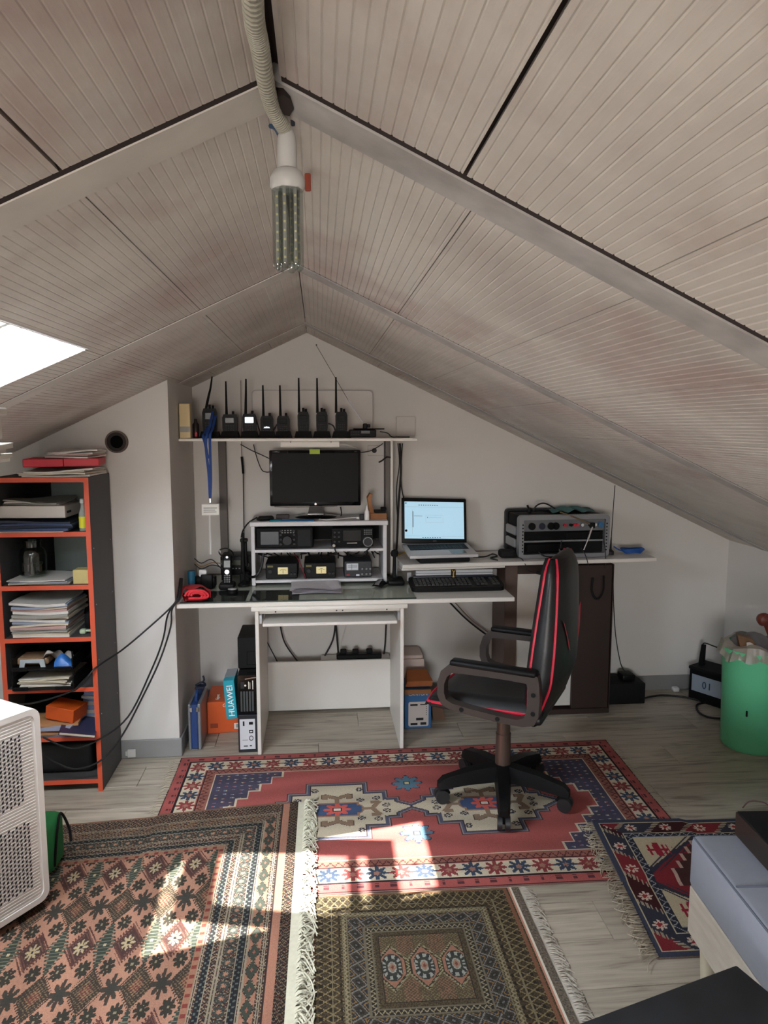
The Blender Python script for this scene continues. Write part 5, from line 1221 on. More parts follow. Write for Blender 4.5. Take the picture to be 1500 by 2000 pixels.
# ---------------------------------------------------------------- below the boards, right of the kneehole
sb_ = thing('step_stool', 'pale plastic step stool behind the cardboard by the desk', 'stool', (.50, 4.08, 0))
PLS = mat('stool_pink', (206, 186, 176), .55)
MB().rbox(-.075, .085, -.08, .1, .30, .33, .012, 2).build('seat', PLS, sb_)
MB().prism([(-.085, 0), (-.045, 0), (-.03, .2), (.03, .2), (.055, 0), (.098, 0), (.085, .31), (-.075, .31)], -.095, -.075, 'y').build('front_panel', PLS, sb_)
MB().prism([(-.085, 0), (-.045, 0), (-.03, .2), (.03, .2), (.055, 0), (.098, 0), (.085, .31), (-.075, .31)], .085, .105, 'y').build('rear_panel', PLS, sb_)
bx = thing('shipping_box', 'blue product box with white label beside the desk', 'box', (.52, 3.85, 0))
MB().rbox(-.072, .072, -.1, .1, 0, .215, .002, 1).build('carton', mat('box_blue', (46, 100, 150), .55), bx)
lb = MB().prism(rrect(-.052, .058, .012, .15, .01), -.1012, -.1, 'y').build('label', mat('label_grey', (206, 196, 190), .6), bx)
mb = MB().box(-.042, -.002, -.102, -.1012, .128, .138).box(.012, .05, -.102, -.1012, .132, .137).box(-.01, .03, -.102, -.1012, .046, .06).box(-.04, -.002, -.102, -.1012, .02, .032).box(.014, .046, -.102, -.1012, .02, .034)
for k in range(5): mb.box(.044, .048, -.102, -.1012, .075 + k * .011, .08 + k * .011)
mb.build('label_print', M_DGREY, lb, kind='stuff')
text_part('box_lettering', 'CANYON', .024, mat('white_print', (222, 214, 204), .6), bx, (0.0, -.1005, .192), (math.pi / 2, 0, 0))
MB().rbox(-.075, .07, -.115, -.1, .196, .222, .002, 1).build('front_flap', M_CARD, bx)
solo('folded_cardboard', MB().hexa([(-.07, -.06, 0), (.075, -.06, 0), (.07, .06, .0), (-.06, .06, 0)], [(-.06, -.06, .03), (.08, -.06, .03), (.06, .05, .06), (-.05, .05, .06)]), mat('cardboard_orange', (166, 96, 52), .85, noise=.4, scale=14), 'folded brown cardboard lying on the blue product box', 'cardboard', (.525, 3.84, .224))
solo('cardboard_flap', MB().hexa([(-.02, -.05, 0), (.05, -.05, 0), (.05, .05, 0), (-.02, .05, 0)], [(-.03, -.05, .13), (.01, -.05, .15), (.01, .05, .15), (-.03, .05, .13)]), mat('cardboard_dark', (104, 78, 60), .85), 'dark cardboard piece standing right of the blue product box', 'cardboard', (.64, 3.9, 0.0))
bp_ = thing('power_adapter', 'black power supply block on the floor right of the brown cabinet', 'power supply', (1.79, 4.08, 0))
MB().rbox(-.11, .115, -.1, .08, 0, .125, .006, 2).build('block', M_BLKM, bp_)
MB().rbox(-.01, .07, -.06, .03, .125, .165, .012, 2).build('plug', M_BLK, bp_)
cable('thin black cable hanging from the board to the floor block', [tuple(aty(1197, 1108, 4.12)), tuple(aty(1199, 1190, 4.17)), tuple(aty(1203, 1245, 4.18)), tuple(aty(1212, 1295, 4.16)), (1.82, 4.08, .165)], .0028)
cable('black cable lying on the floor from the block to the battery', [(1.9, 4.03, .01), tuple(atz(1290, 1358, .008)), tuple(atz(1340, 1362, .008)), tuple(atz(1380, 1372, .008)), tuple(atz(1420, 1385, .008)), tuple(atz(1440, 1390, .008))], .006)
cable('black cable loop on the floor in front of the battery', [tuple(atz(1425, 1378, .008)), tuple(atz(1390, 1372, .008)), tuple(atz(1362, 1376, .008)), tuple(atz(1364, 1390, .008)), tuple(atz(1385, 1401, .008)), tuple(atz(1425, 1404, .008))], .006)
solo('plug_adapter', MB().rbox(-.02, .02, -.02, .02, 0, .03, .01, 2), mat('white_plastic', (224, 222, 220), .4), 'small white plug lying on the floor by the baseboard', 'plug', tuple(atz(1319, 1350, 0)))
# battery
ba = thing('car_battery', 'black car battery with pale label beside the green bin', 'battery', (2.335, 3.98, 0), math.radians(-60))
MB().rbox(-.12, .12, -.085, .085, 0, .19, .006, 1).build('case', M_BLK, ba)
MB().rbox(-.125, .125, -.088, .088, .185, .205, .004, 1).build('lid', M_BLKM, ba)
MB().box(-.1, .1, -.0862, -.085, .06, .16).build('label', mat('battery_label', (150, 160, 172), .4), ba)
MB().ring([(-.02 + .012 * math.cos(a * .524), .11 + .022 * math.sin(a * .524)) for a in range(12)], [(-.02 + .007 * math.cos(a * .524), .11 + .016 * math.sin(a * .524)) for a in range(12)], -.088, -.086).build('label_ring', mat('label_navy', (40, 56, 86), .5), ba)
MB().box(.01, .016, -.088, -.086, .09, .13).build('label_bar', mat('label_navy', (40, 56, 86), .5), ba)
MB().cyl((.08, 0, .205), (.08, 0, .225), .012, n=12).rbox(.05, .11, -.02, .02, .205, .235, .005, 1).build('terminal', M_RED, ba)
MB().rbox(-.1, -.07, -.03, .0, .205, .22, .004, 1).hexa([(-.098, -.028, .22), (-.072, -.028, .22), (-.072, -.002, .22), (-.098, -.002, .22)], [(-.09, -.02, .33), (-.07, -.02, .33), (-.07, -.002, .33), (-.09, -.002, .33)]).build('crocodile_clip', M_BLK, ba)
# green bin with a bag
bn = thing('bin', 'light green plastic bin with a lining bag in the right corner', 'bin', (2.20, 3.40, 0))
MB().lathe([(.02, .0), (.135, .0), (.142, .012), (.155, .46), (.166, .5), (.168, .52), (.16, .52), (.15, .46), (.138, .02), (.02, .015)], n=40, cap=False).build('bucket', mat('bin_green', (112, 218, 166), .42), bn)
M_BAG = mat('bag_film', (186, 180, 170), .35, alpha=.75, noise=.3, scale=20)
def bag(s, t):
    a = 2 * math.pi * s; fold = .005 * math.sin(13 * a) + .004 * math.sin(29 * a + 1)
    z = .53 - .055 * t + .012 * math.sin(5 * a) + .012 * t * math.sin(9 * a); r = .163 + .014 * t + fold * (.3 + t)
    if t < .2: r -= .03 * (1 - t / .2); z += .02
    return (r * math.cos(a), r * math.sin(a), z)
MB().grid(bag, 90, 6).build('lining_bag', M_BAG, bn)
MB().hexa([(-.02, -.176, .42), (.09, -.158, .45), (.09, -.162, .475), (-.01, -.18, .455)], [(-.02, -.17, .42), (.09, -.15, .45), (.09, -.155, .475), (-.01, -.172, .455)]).build('red_tape', M_RED, bn)
MB().box(-.105, -.1, -.12, -.112, .2, .228).build('scratch', M_BLKM, bn)
solo('crumpled_wrapper', MB().hexa([(-.05, -.03, 0), (.05, -.03, 0), (.06, .03, 0), (-.03, .03, 0)], [(-.07, -.02, .085), (.01, -.02, .06), (.03, .02, .06), (-.05, .03, .085)]), mat('wrapper_brown', (128, 98, 72), .6, noise=.5, scale=30), 'crumpled brown wrapper sticking out of the green bin', 'wrapper', (2.13, 3.36, .515))
solo('paper_scrap', MB().hexa([(-.012, -.034, .0), (.014, -.034, 0), (.03, -.03, 0), (-.0, -.03, 0)], [(-.02, -.034, .05), (-.0, -.034, .045), (.02, -.03, .04), (.0, -.03, .05)]), M_PAPER, 'small white scrap of paper leaning on the brown wrapper', 'paper', (2.11, 3.345, .52))
solo('bag_heap', MB().grid(lambda s, t: ((.13 * (1 - t) ** .7) * math.cos(6.283 * s), (.12 * (1 - t) ** .7) * math.sin(6.283 * s), .08 * t + .012 * math.sin(17 * s + 4 * t) * (1 - t)), 40, 8), mat('bag_grey', (128, 126, 132), .5, noise=.5, scale=25), 'grey crumpled plastic filling the top of the green bin', 'bag', (2.21, 3.44, .505))
solo('white_charger', MB().rbox(-.03, .03, -.03, .03, 0, .03, .008, 2).tube([(-.04, -.02, .03), (-.06, -.03, .05), (-.03, -.03, .065), (.02, -.03, .05), (.04, -.02, .03)], .005, 6), mat('white_plastic', (224, 222, 220), .4), 'white charger with cord on the right rim of the green bin', 'charger', (2.27, 3.29, .53))
cable('black cord hanging down the right side of the green bin', [(2.235, 3.26, .53), (2.2, 3.22, .48), (2.22, 3.2, .43), (2.265, 3.215, .37), (2.235, 3.21, .31), (2.22, 3.215, .26), (2.25, 3.22, .19), (2.28, 3.23, .15)], .0035)
cable('black lead from the battery clip towards the bin', [(2.279, 4.045, .33), (2.285, 4.02, .345), (2.31, 3.9, .35), (2.32, 3.7, .4), (2.30, 3.55, .5)], .004)
# wooden chair back at the right edge
wc = thing('wooden_chair', 'carved dark red wooden chair cut off by the right edge', 'chair', (1.995, 2.94, 0))
M_MAH = mat('mahogany', (92, 40, 30), .4, noise=.4, scale=8)
for dx in (0, .36): MB().tube([(.13 + dx, .0, .0), (.09 + dx, .0, .40), (.01 + dx, .0, .64), (-.05 + dx, .0, .775)], [.024, .017], 8).build('back_post', M_MAH, wc)
MB().lathe([(.004, -.028), (.024, -.018), (.03, 0), (.024, .018), (.004, .028)], (0, 0, 0), 14, Matrix.Translation((-.066, .0, .79)) @ Matrix.Rotation(math.pi / 2, 4, 'X')).build('scroll_end', M_MAH, wc)
MB().tube([(-.06, .0, .80), (0, .005, .785), (.12, .005, .80), (.31, .0, .79)], .018, 8).build('crest_rail', M_MAH, wc)
MB().rbox(.08, .48, -.24, .02, .42, .46, .01, 2).build('seat', M_MAH, wc)
for x in (.14, .44): MB().cyl((x, -.2, 0), (x, -.2, .42), .017, .022, 10).build('front_leg', M_MAH, wc)
# ---------------------------------------------------------------- swivel chair
CA = math.radians(31)
ch = thing('office_chair', 'black swivel armchair with red piping on a five-star base', 'chair', (.79, 2.98, .009), math.pi / 2 - CA + 0.0)
# local +y is the way the chair faces; it is turned towards the desk and the window wall
ch.rotation_euler.z = math.atan2(math.cos(CA), math.sin(CA)) if False else (math.pi / 2 - CA)
M_LEA = mat('black_leather', (19, 19, 21), .42, noise=.3, scale=40, rgb2=(26, 26, 28), bump=.15)
M_PIPE = mat('red_piping', (200, 28, 56), .5)
M_ARM = mat('arm_plastic', (56, 49, 46), .4)
M_POLE = mat('bronze_tube', (92, 76, 68), .35, metal=.5)
def cb_(a): return math.radians(a) - ch.rotation_euler.z
for k in range(5):
    a = cb_(-103 + 72 * k); d = Vector((math.cos(a), math.sin(a), 0)); s_ = Vector((-d.y, d.x, 0))
    L_ = .275
    def sec(r, w, z0, z1): return [d * r - s_ * w + Vector((0, 0, z0)), d * r + s_ * w + Vector((0, 0, z0)), d * r + s_ * w * .75 + Vector((0, 0, z1)), d * r - s_ * w * .75 + Vector((0, 0, z1))]
    A = sec(.02, .036, .085, .155); B = sec(.16, .030, .080, .138); C_ = sec(.268, .025, .068, .112); D_ = sec(.292, .02, .064, .09)
    lg = MB().add(A + B + C_ + D_, [(0, 3, 2, 1), (12, 13, 14, 15)] + [(i * 4 + q, i * 4 + (q + 1) % 4, i * 4 + 4 + (q + 1) % 4, i * 4 + 4 + q) for i in range(3) for q in range(4)]).build('base_leg', M_BLK, ch)
    c = d * L_
    MB().cyl(c + s_ * -.026 + Vector((0, 0, .030)), c + s_ * -.006 + Vector((0, 0, .030)), .030, n=20).cyl(c + s_ * .006 + Vector((0, 0, .030)), c + s_ * .026 + Vector((0, 0, .030)), .030, n=20).build('caster_wheel', mat('wheel_grey', (36, 36, 38), .5), lg)
    MB().cyl(c + Vector((0, 0, .03)), c + Vector((0, 0, .075)), .012, n=10).tube([c - d * .028 + Vector((0, 0, .035)), c - d * .015 + Vector((0, 0, .056)), c + d * .01 + Vector((0, 0, .06))], .012, 8, 4).build('caster_hood', M_BLK, lg)
MB().cyl((0, 0, .075), (0, 0, .15), .045, .042, 24).build('hub', M_BLK, ch)
MB().cyl((0, 0, .14), (0, 0, .29), .034, .032, 24).build('lower_column', M_POLE, ch)
MB().cyl((0, 0, .29), (0, 0, .37), .029, .028, 24).cyl((0, 0, .285), (0, 0, .292), .033, n=24).build('middle_column', M_POLE, ch)
MB().cyl((0, 0, .37), (0, 0, .45), .023, n=20).build('gas_lift', M_POLE, ch)
MB().rbox(-.09, .09, -.13, .1, .425, .46, .008, 2).build('tilt_plate', M_BLKM, ch)
def seat(s, t):
    x = -.235 + .47 * s; y_ = -.22 + .50 * t
    edge = min(1, math.sin(math.pi * min(max(s, .001), .999)) * 3.5) ** .5 * min(1, (1 - t) * 6 + .12) ** .5
    return (x * (1 - .10 * max(0, t - .75) * 4 * abs(s - .5) * 2 * .6), y_, .475 + .055 * edge - .025 * t - .012 * math.cos(2 * math.pi * s) * -1 * (1 - t) * .5)
MB().grid(seat, 20, 20).build('seat_cushion', M_LEA, ch)
MB().rbox(-.232, .232, -.22, .262, .445, .482, .016, 3).build('seat_shell', M_LEA, ch)
for x in (-.236, .236): MB().tube([(x, -.2, .489), (x, .0, .484), (x, .2, .474), (x * .92, .268, .468)], .006, 6).build('piping', M_PIPE, ch)
MB().tube([(-.217, .268, .468), (-.1, .284, .470), (.1, .284, .470), (.217, .268, .468)], .006, 6).build('piping', M_PIPE, ch)
# backrest: front and rear surfaces follow the side profile
ZB = [.44, .52, .62, .74, .86, .98, 1.06, 1.10]
YF = [-.155, -.16, -.163, -.172, -.182, -.195, -.202, -.208]
YR = [-.20, -.25, -.283, -.29, -.29, -.288, -.283, -.268]
WB = [.20, .228, .238, .225, .205, .19, .172, .135]
def interp(z, A): return float(np.interp(z, ZB, A))
def back(front):
    def f(s, t):
        z = .44 + .66 * t; w = interp(z, WB); x = -w + 2 * w * s; q = abs(2 * s - 1)
        if front: y_ = interp(z, YF) + (.022 * max(0, (q - .55) / .45) if q < .97 else -.004) - .008 * math.cos(q * 1.57)
        else: y_ = interp(z, YR) + .03 * q ** 3
        return (x, y_, z)
    return f
MB().grid(back(True), 22, 24).build('back_front', M_LEA, ch)
MB().grid(back(False), 22, 24).build('back_rear', M_LEA, ch)
def bolster(sg):
    def f(s, t):
        z = .44 + .66 * t; w = interp(z, WB); a = interp(z, YF) - .004; b_ = interp(z, YR) + .03
        return (sg * (w + .020 * math.sin(math.pi * s)), a + (b_ - a) * s, z)
    return f
for sg in (-1, 1):
    MB().grid(bolster(sg), 8, 24).build('side_bolster', M_LEA, ch)
    MB().tube([(sg * interp(z, WB), interp(z, YF) - .004, z) for z in np.linspace(.46, 1.10, 14)], .0055, 6, 2).build('piping', M_PIPE, ch)
    MB().tube([(sg * interp(z, WB), interp(z, YR) + .03, z) for z in np.linspace(.46, 1.10, 14)], .0055, 6, 2).build('piping', M_PIPE, ch)
    MB().grid(lambda s, t, sg=sg: (sg * (.085 + .075 * t + .03 * (s - .5)), interp(.72 + .13 * t, YR) - .003 + .03 * abs((.085 + .075 * t) / .21) ** 3, .72 + .13 * t + .02 * s), 4, 10).build('red_accent', M_PIPE, ch)
MB().grid(lambda s, t: (-.135 + .27 * s, interp(1.1, YF) - .004 + (interp(1.1, YR) + .03 * abs(2 * s - 1) ** 3 - interp(1.1, YF) + .004) * t, 1.10 + .018 * math.sin(math.pi * t) * math.sin(math.pi * s) ** .4), 14, 6).build('back_top', M_LEA, ch)
MB().grid(lambda s, t: (-.2 + .4 * s, interp(.44, YF) + (interp(.44, YR) - interp(.44, YF)) * t, .44 - .012 * math.sin(math.pi * t)), 6, 6).build('back_underside', M_BLKM, ch)
OUT = [(.10, .715), (.17, .705), (.205, .67), (.222, .61), (.222, .55), (.205, .505), (.16, .482), (.05, .470), (-.08, .46), (-.16, .46), (-.205, .475), (-.222, .52), (-.225, .60), (-.222, .67), (-.215, .712), (-.1, .72), (.0, .72)]
INN = [(.10, .672), (.15, .668), (.175, .645), (.188, .605), (.188, .56), (.178, .53), (.15, .515), (.05, .502), (-.07, .492), (-.14, .49), (-.165, .505), (-.175, .54), (-.178, .60), (-.178, .645), (-.172, .672), (-.1, .675), (.0, .675)]
sq = lambda P_: [((y_ * .88 if y_ > 0 else y_), .46 + (z_ - .46) * .83) for y_, z_ in P_]
OUT, INN = sq(OUT), sq(INN)
for sg in (-1, 1):
    x0, x1 = sorted((sg * .248, sg * .295))
    ar = MB().ring(OUT, INN, x0, x1, 'x').build('armrest', M_ARM, ch)
    MB().rbox(x0 - .004, x1 + .004, -.21, .145, .660, .686, .012, 3).build('arm_pad', M_BLK, ar)
    for (y_, z_) in ((.09, .487), (-.06, .475), (-.2, .595), (-.2, .52)): MB().cyl((sg * .29, y_, z_), (sg * .298, y_, z_), .009, n=12).build('bolt', M_BLKM, ar)
# ---------------------------------------------------------------- bookcase
M_ANT = mat('anthracite_board', (66, 65, 66), .6, noise=.3, scale=7, rgb2=(80, 74, 72))
M_ORE = mat('orange_edge', (204, 82, 52), .5)
BX0, BX1, BY0, BY1 = -1.385, -.982, 3.2, 3.515
bk_ = thing('bookcase', 'dark grey bookcase with orange edges against the left wall', 'bookcase', ((BX0 + BX1) / 2, (BY0 + BY1) / 2, 0))
bx_, by_ = (BX0 + BX1) / 2, (BY0 + BY1) / 2
hw = (BX1 - BX0) / 2; hd = (BY1 - BY0) / 2
for sg in (-1, 1):
    a, b = sorted((sg * hw, sg * (hw - .02)))
    sd = MB().rbox(a, b, -hd + .002, hd, 0, 1.412, .001, 1).build('side_panel', M_ANT, bk_)
    MB().box(a, b, -hd - .001, -hd + .002, 0, 1.412).build('edge_strip', M_ORE, sd)
for z in (.35, .6, .85, 1.1): MB().cyl((hw, hd - .03, z), (hw + .0015, hd - .03, z), .003, n=8).cyl((hw, -hd + .03, z), (hw + .0015, -hd + .03, z), .003, n=8).build('screw', M_SILV, bk_)
SHZ = [1.412, 1.178, .945, .713, .485, .26, .058]
for z in SHZ:
    s_ = MB().rbox(-hw + .02, hw - .02, -hd + .002, hd - .006, z - .02, z, .001, 1).build('shelf', M_ANT, bk_)
    MB().box(-hw + .02, hw - .02, -hd - .001, -hd + .002, z - .02, z).build('edge_strip', M_ORE, s_)
MB().box(-hw + .02, hw - .02, hd - .006, hd, .04, 1.4).build('back_board', M_BLKM, bk_)
MB().box(-hw + .14, hw - .02, hd - .009, hd - .006, .95, 1.39).build('back_lining', mat('lining_grey', (116, 124, 120), .7), bk_)
def sheets(name, label, cat, x0, x1, y0, y1, z, n, th, mats, wave=.004, jit=.012, rot=.06, group=None, part='sheet'):
    t = thing(name, label, cat, ((x0 + x1) / 2, (y0 + y1) / 2, z), 0, group)
    w, d = (x1 - x0) / 2, (y1 - y0) / 2; zz = 0
    for i in range(n):
        h = th * random.uniform(.7, 1.25); M = Matrix.Rotation(random.uniform(-rot, rot), 4, 'Z'); dx, dy_ = random.uniform(-jit, jit), random.uniform(-jit, jit)
        ph = random.uniform(0, 6)
        def top(s, t_, zb): return tuple(M @ Vector((-w + 2 * w * s + dx, -d + 2 * d * t_ + dy_, zb + wave * math.sin(s * 4 + ph) * math.sin(t_ * 3 + 1) * (.3 + i / n))))
        mb = MB(); nu, nv = 6, 4
        lo = [top(i2 / nu, j2 / nv, zz + .0004) for i2 in range(nu + 1) for j2 in range(nv + 1)]; hi = [(p[0], p[1], p[2] + h - .0006) for p in lo]
        k = len(lo); I = lambda a, b: a * (nv + 1) + b
        fs = [(I(a, b) + k, I(a + 1, b) + k, I(a + 1, b + 1) + k, I(a, b + 1) + k) for a in range(nu) for b in range(nv)] + [(I(a, b), I(a, b + 1), I(a + 1, b + 1), I(a + 1, b)) for a in range(nu) for b in range(nv)]
        for a in range(nu): fs += [(I(a, 0), I(a + 1, 0), I(a + 1, 0) + k, I(a, 0) + k), (I(a + 1, nv), I(a, nv), I(a, nv) + k, I(a + 1, nv) + k)]
        for b in range(nv): fs += [(I(0, b + 1), I(0, b), I(0, b) + k, I(0, b + 1) + k), (I(nu, b), I(nu, b + 1), I(nu, b + 1) + k, I(nu, b) + k)]
        mb.add(lo + hi, fs).build(part, mats[i % len(mats)], t); zz += h
    return t, zz
random.seed(11)
M_MAGZ = [M_PAPER, mat('mag_grey', (150, 148, 140), .6), mat('mag_cream', (206, 194, 172), .7), mat('mag_blue', (140, 150, 168), .6), mat('mag_pink', (186, 150, 144), .6)]
# on top
sheets('newspaper_stack', 'loose newspapers lying on top of the bookcase under the red folder', 'papers', -1.27, -.99, 3.215, 3.48, 1.413, 4, .0085, [M_PAPER, M_MAGZ[2], M_PAPER], .008, .01, .08)
rf = thing('box_file', 'bright red box file on the newspapers on top of the bookcase', 'file', (-1.12, 3.36, 1.456), .16)
MB().rbox(-.155, .005, -.12, .1, 0, .034, .002, 1).rbox(.007, .15, -.12, .1, 0, .034, .002, 1).build('cover', M_RED, rf)
sheets('paper_stack', 'pile of pale papers on the red box file below the ceiling', 'papers', -1.17, -.985, 3.27, 3.48, 1.492, 4, .009, [M_PAPER, M_MAGZ[4], M_PAPER], .006, .012, .1)
# first compartment
sheets('blue_folders', 'dark blue document folders in the top compartment of the bookcase', 'folders', -1.36, -1.06, 3.19, 3.46, 1.185, 4, .012, [mat('navy_folder', (44, 62, 98), .5), mat('navy_folder_dark', (26, 34, 54), .5)], .004, .01, .05)
sheets('document_sleeve', 'cream paper sleeve edge under the blue folders', 'papers', -1.37, -1.09, 3.188, 3.44, 1.179, 1, .006, [M_MAGZ[2]], .002, 0, .03)
wbx = thing('document_box', 'flat white cardboard box on the blue folders in the top compartment', 'box', (-1.215, 3.34, 1.237), -.04)
MB().rbox(-.145, .13, -.12, .12, 0, .052, .002, 1).build('carton', mat('white_card', (206, 198, 190), .6), wbx)
MB().box(.1302, .131, -.1, -.05, .018, .028).build('dark_print', M_DGREY, wbx)
sheets('loose_papers', 'curled loose papers on the flat white box', 'papers', -1.34, -1.11, 3.23, 3.44, 1.291, 3, .006, [M_MAGZ[1], M_PAPER], .010, .012, .12)
sbt = thing('spray_bottle', 'clear spray bottle with yellow label in the top compartment', 'bottle', (-1.022, 3.235, 1.179))
MB().lathe([(.016, 0), (.017, .004), (.017, .075), (.008, .1), (.007, .118)], n=18).build('bottle_body', mat('clear_plastic', (190, 196, 190), .15, alpha=.55), sbt)
MB().lathe([(.0174, .012), (.0174, .062)], n=18, cap=False).build('yellow_label', mat('label_yellow', (214, 206, 40), .5), sbt)
MB().rbox(-.008, .008, -.012, .008, .118, .14, .004, 1).build('spray_head', mat('pale_plastic', (190, 192, 190), .4), sbt)
# second compartment
sheets('magazines', 'few magazines under the glass jar in the bookcase', 'magazines', -1.34, -1.09, 3.205, 3.42, .946, 4, .006, [M_MAGZ[2], M_MAGZ[1], M_MAGZ[3], M_PAPER], .003, .012, .09)
jr = thing('glass_jar', 'large glass jar holding small parts on the magazines', 'jar', (-1.262, 3.29, .974))
MB().lathe([(.045, 0), (.054, .006), (.056, .09), (.05, .115), (.036, .128), (.036, .15), (.039, .152), (.039, .156), (.034, .156), (.034, .128), (.048, .112), (.053, .09), (.051, .008), (.02, .004)], n=28, cap=False).build('jar_glass', glass_mat('jar_glass_mat', (205, 216, 210), .06), jr)
random.seed(5); jm = MB()
for k in range(14): 
    x, y_, z = random.uniform(-.03, .03), random.uniform(-.03, .03), random.uniform(.01, .05); jm.rbox(x - .01, x + .01, y_ - .008, y_ + .008, z, z + random.uniform(.01, .04), .002, 1, Matrix.Identity(4))
jm.build('small_parts', mat('parts_brown', (62, 50, 46), .5), jr, kind='stuff')
ybx = thing('yellow_box', 'small pale yellow cardboard box beside the glass jar', 'box', (-1.037, 3.25, .946))
MB().rbox(-.034, .034, -.035, .04, 0, .062, .002, 1).build('carton', mat('yellow_card', (196, 178, 118), .7, noise=.3, scale=20), ybx)
# third compartment: the tall stack of magazines
random.seed(21)
sheets('magazine_stack', 'tall stack of worn magazines in the middle of the bookcase', 'magazines', -1.335, -1.10, 3.205, 3.46, .714, 15, .0108, [M_PAPER, M_MAGZ[2], M_MAGZ[1], M_PAPER, M_MAGZ[4], M_MAGZ[2], M_MAGZ[3]], .006, .008, .04, part='magazine')
solo('green_gadget', MB().rbox(-.014, .014, -.014, .014, 0, .022, .008, 2).rbox(.01, .04, -.006, .006, .008, .018, .004, 1), mat('pale_green', (176, 190, 160), .5), 'small pale green gadget beside the tall magazine stack', 'gadget', (-1.05, 3.25, .714))
solo('black_gadget', MB().rbox(-.03, .03, -.03, .03, 0, .07, .01, 2), M_BLKM, 'black object in the shadow behind the pale green gadget', 'object', (-1.04, 3.36, .714))
# fourth compartment: black letter trays
def letter_tray(z, label):
    t = thing('letter_tray', label, 'tray', (-1.205, 3.32, z), 0, 'letter trays in the bookcase')
    MB().rbox(-.13, .13, -.15, .15, 0, .006, .002, 1).build('tray_floor', M_BLK, t)
    for x in (-.13, .124): MB().rbox(x, x + .006, -.15, .15, .006, .055, .002, 1).build('side_wall', M_BLK, t)
    MB().rbox(-.124, -.06, -.155, -.148, .0, .018, .003, 1).rbox(.05, .124, -.155, -.148, 0, .018, .003, 1).build('front_lip', M_BLK, t)
    for x in (-.127, .127): MB().cyl((x, -.14, .05), (x, -.14, .082), .004, n=8).build('spacer', M_BLK, t)
letter_tray(.487, 'lower black plastic letter tray holding a pile of old papers')
letter_tray(.575, 'upper black plastic letter tray holding clips and wrappers')
random.seed(8)
sheets('old_papers', 'yellowed papers in the lower black letter tray', 'papers', -1.31, -1.10, 3.19, 3.42, .494, 6, .007, [M_MAGZ[2], M_PAPER, M_MAGZ[2]], .006, .01, .08)
solo('bracket_piece', MB().prism([(-.055, 0), (-.035, 0), (-.03, .02), (.03, .02), (.035, 0), (.055, 0), (.05, .035), (-.05, .035)], -.003, .003, 'y'), mat('grey_blue_plastic', (176, 184, 188), .5), 'pale grey plastic bracket on the upper letter tray', 'bracket', (-1.255, 3.2, .583))
solo('wire_basket', MB().rbox(-.09, .06, -.05, .06, 0, .03, .006, 1), mat('basket_tan', (150, 118, 88), .7, noise=.5, scale=40), 'tan packet of small hardware on the upper letter tray', 'packet', (-1.26, 3.28, .583))
solo('white_wrapper', MB().grid(lambda s, t: (-.06 + .12 * s, -.04 + .08 * t, .005 + .06 * (s * (1 - s) * 4) ** .5 * (.5 + .5 * math.sin(4 * t + 3 * s)) + .01 * math.sin(11 * s)), 12, 10), mat('white_card', (206, 198, 190), .6), 'crumpled white paper on the upper letter tray', 'paper', (-1.165, 3.26, .585))
solo('blue_wrapper', MB().grid(lambda s, t: (-.04 + .08 * s, -.03 + .07 * t, .004 + .05 * (t * (1 - t) * 4) ** .5 * (.6 + .4 * math.sin(5 * s))), 10, 8), mat('blue_wrap', (44, 104, 176), .4), 'blue plastic wrapper on the right of the upper letter tray', 'wrapper', (-1.115, 3.2, .585))
# fifth compartment
sheets('envelopes', 'brown envelopes and sheets lying in the fifth compartment', 'envelopes', -1.34, -1.10, 3.2, 3.42, .261, 5, .012, [mat('pale_blue', (150, 156, 176), .6), mat('envelope_tan', (176, 128, 84), .7), mat('envelope_brown', (140, 86, 54), .7)], .004, .014, .12)
obx = thing('orange_box', 'orange cardboard box tilted on the envelopes', 'box', (-1.15, 3.27, .325), -.25)
MB().rbox(-.07, .065, -.05, .06, 0, .06, .002, 1, Matrix.Rotation(.12, 4, 'Y')).build('carton', M_OR, obx)
def tilted_book(label, loc, rz, tilt, cm, w=.075, d=.1, h=.016):
    t = thing('book', label, 'book', loc, rz, 'books in the fifth compartment')
    M = Matrix.Rotation(tilt, 4, 'Y')
    MB().box(-w, w, -d, d, 0, .0025, M).box(-w, w, -d, d, h - .0025, h, M).box(-w, -w + .003, -d, d, 0, h, M).build('cover', cm, t)
    MB().box(-w + .003, w - .002, -d + .002, d - .002, .0027, h - .0027, M).build('pages', M_MAGZ[2], t)
tilted_book('open-edged cream book with navy spine leaning in front of the orange box', (-1.085, 3.24, .283), .2, .22, mat('navy_cover', (44, 46, 76), .5))
tilted_book('thin book lying flat below the tilted cream book', (-1.07, 3.32, .262), -.1, 0, M_DGREY, .055)
sheets('blue_notebooks', 'stack of pale blue notebooks behind the orange box', 'notebooks', -1.10, -1.01, 3.36, 3.49, .262, 9, .0155, [mat('notebook_blue', (150, 166, 206), .6), M_PAPER], .001, .006, .1, part='notebook')
solo('black_bag', MB().grid(lambda s, t: (-.1 + .2 * s - .02 * t, -.05 + .1 * math.sin(math.pi * t) * (s * .5 + .5), .16 * t * (1 - .25 * s)), 10, 10), M_BLKM, 'dark cloth bag at the left of the fifth compartment', 'bag', (-1.265, 3.38, .325))
solo('black_bin_bag', MB().rbox(-.16, .15, -.1, .1, 0, .15, .03, 3), mat('black_film', (14, 15, 18), .55), 'black bag filling the bottom compartment of the bookcase', 'bag', (-1.185, 3.36, .059))
